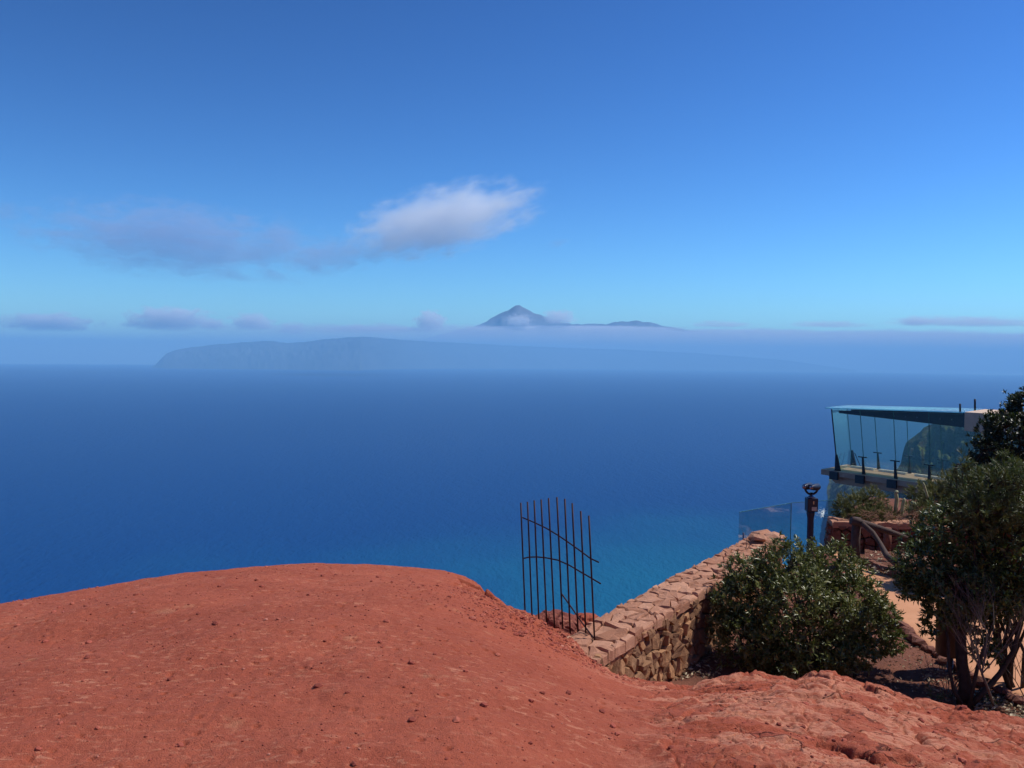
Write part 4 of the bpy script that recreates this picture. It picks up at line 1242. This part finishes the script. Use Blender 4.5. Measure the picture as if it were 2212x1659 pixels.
YC = 30000
cloud("bright white wispy cloud drifting highest in the sky", 955, 478, 270, 92, YC, cloud_mat("cloud_white", 1.5e-3, (0.995, 0.995, 1.0), 3.4, 0.10, 0.42, 3.1, (1.3, 1, 1.0), w=0.6), math.radians(14), 150)
cloud("wide faint lavender cloud left of the white cloud", 390, 520, 430, 105, YC, cloud_mat("cloud_lilac_shade", 9.0e-4, (0.62, 0.69, 0.86), 4.2, 0.09, 0.20, 7.7, (1.5, 1, 1.0), w=0.42), math.radians(-5), 70)  # lilac clouds are shaded ones; the shade is put into their volume colour
cloud("thin lavender streak below the white cloud's left end", 715, 552, 150, 52, YC, cloud_mat("cloud_lilac_shade_small", 6e-4, (0.62, 0.68, 0.84), 3.6, 0.08, 0.22, 1.7, (1.6, 1, .9), w=0.45), math.radians(6), 55)
cloud("faint lavender scrap at the left edge high over the sea", 10, 455, 60, 45, YC, cloud_mat("cloud_scrap", 3e-4, (0.62, 0.62, 0.74), 2.6, 0.22, 0.4, 4.2), 0)
cloud("tiny faint wisp right of the white cloud's underside", 1205, 525, 50, 16, YC, cloud_mat("cloud_wisp", 4e-4, (0.6, 0.62, 0.74), 2.6, 0.25, 0.4, 5.2), math.radians(18))
YH = 106000
low = [(105, 700, 130, 24, 2.0, "low flat cumulus at the far left over the horizon"), (365, 694, 120, 30, 6.1, "largest puffy cumulus over the left end of the island coast"),
       (545, 699, 62, 22, 8.3, "small cumulus with bright foot over the middle of the coast"), (632, 712, 40, 16, 9.9, "tiny grey cloud low over the island coast"),
       (930, 698, 42, 25, 11.2, "round grey cumulus left of the volcano"), (1208, 688, 46, 18, 13.5, "small cloud on the volcano's right slope"), (1120, 694, 40, 15, 14.8, "pale small cloud in front of the volcano's foot"),
       (768, 708, 34, 9, 15.5, "flat sliver of cloud over the highest coast hill"), (2090, 697, 210, 14, 17.1, "long low ragged cloud above the haze at the right"),
       (460, 703, 40, 14, 19.0, "small wisp right of the largest puffy cumulus"),
       (1560, 702, 90, 9, 21.4, "flat tuft on the cloud bank right of the volcano's long ridge"), (1790, 702, 120, 9, 26.2, "long flat tuft on the cloud bank above the glass pavilion's left end"),
       (1980, 696, 50, 12, 31.8, "small ragged tuft over the cloud bank above the glass pavilion")]
for u, v, ru, rv, sd, lab in low:
    cloud(lab, u, v, ru * 1.1, rv * 1.45, YH, cloud_mat("cumulus", 1.7e-3, (0.97, 0.97, 0.99), 2.8, 0.12, 0.25, sd, (1.6, 1, 1), True, w=0.55), 0, rv * 1.3, "small clouds along the horizon")
cloud("bright thin strip of cloud sea round the volcano's foot", 1235, 710, 330, 9.5, YH, cloud_mat("cloud_strip", 3e-3, (0.98, 0.98, 1), 5.0, 0.14, 0.25, 23.0, (3.5, 1, 1)), math.radians(.6), 16, "small clouds along the horizon")
cloud("bright broken strip of cloud above the island coast", 800, 712, 200, 10, YH, cloud_mat("cloud_strip_left", 2e-3, (0.98, 0.98, 1), 5.0, 0.16, 0.3, 29.0, (3.5, 1, 1)), math.radians(.6), 16, "small clouds along the horizon")

# long stratus bank under the volcano
m = Mat("stratus"); o = m.obj()
xyz = m.n("ShaderNodeSeparateXYZ", None, Vector=o)
n = m.noise(m.mapping(o, (9.0, 0.12, 1.2)), 1.8, 5, 0.65)
zz = m.math('ADD', xyz.outputs[2], m.math('MULTIPLY', m.math('SUBTRACT', n, .5), 0.75))
d = m.math('MULTIPLY', m.rangef(zz, 0.86, 0.66), m.rangef(xyz.outputs[2], -1.0, 0.6, 0.95, 1.0))
d = m.math('MULTIPLY', d, m.rangef(xyz.outputs[0], -0.95, 0.5, 0.12, 1.0, False))
pv = m.n("ShaderNodeVolumePrincipled", None, Color=c4(0.995, 0.995, 1.0), Anisotropy=0.0)
m.set(pv.inputs["Density"], m.math('MULTIPLY', d, 3.0e-4))
m.m.cycles.volume_step_rate = 0.5
M_STRAT = m.vol(pv.outputs[0])
a, b_ = P(350, 702, YH), P(2700, 702, YH)
a2 = P(350, 800, YH)
mb = MB(); mb.box((0, 0, 0), (1, 0, 0), (0, 1, 0), (0, 0, 1))
st = mb.build("cloud_bank", M_STRAT)
mid_p = (a + P(2700, 800, YH)) / 2
st.location = mid_p
st.scale = ((b_ - a).length / 2, 6500, (a - a2).length / 2)
st.rotation_euler = (0, 0, 0)
tag(st, "long pale stratus bank lying below the volcano", None, None, "stuff")

# ------------------------------------------------------------------ haze
m = Mat("haze_air")
pv = m.n("ShaderNodeVolumePrincipled", None, Color=c4(0.33, 0.69, 1.0), Density=3.5e-5, Anisotropy=0.0)
try: m.m.cycles.homogeneous_volume = True
except Exception: pass
M_HAZE = m.vol(pv.outputs[0])
HX0, HX1, HY0, HY1 = -97000.0, 97000.0, -97000.0, 97000.0
HZ0 = SEA_Z - 96000 ** 2 / (2 * R_EARTH) - 61
HZ1 = 1300.0
mb = MB(); mb.hexa([(HX0, HY0, HZ0), (HX1, HY0, HZ0), (HX1, HY1, HZ0), (HX0, HY1, HZ0)], [(HX0, HY0, HZ1), (HX1, HY0, HZ1), (HX1, HY1, HZ1), (HX0, HY1, HZ1)])
tag(mb.build("haze", M_HAZE), None, None, None, "stuff")
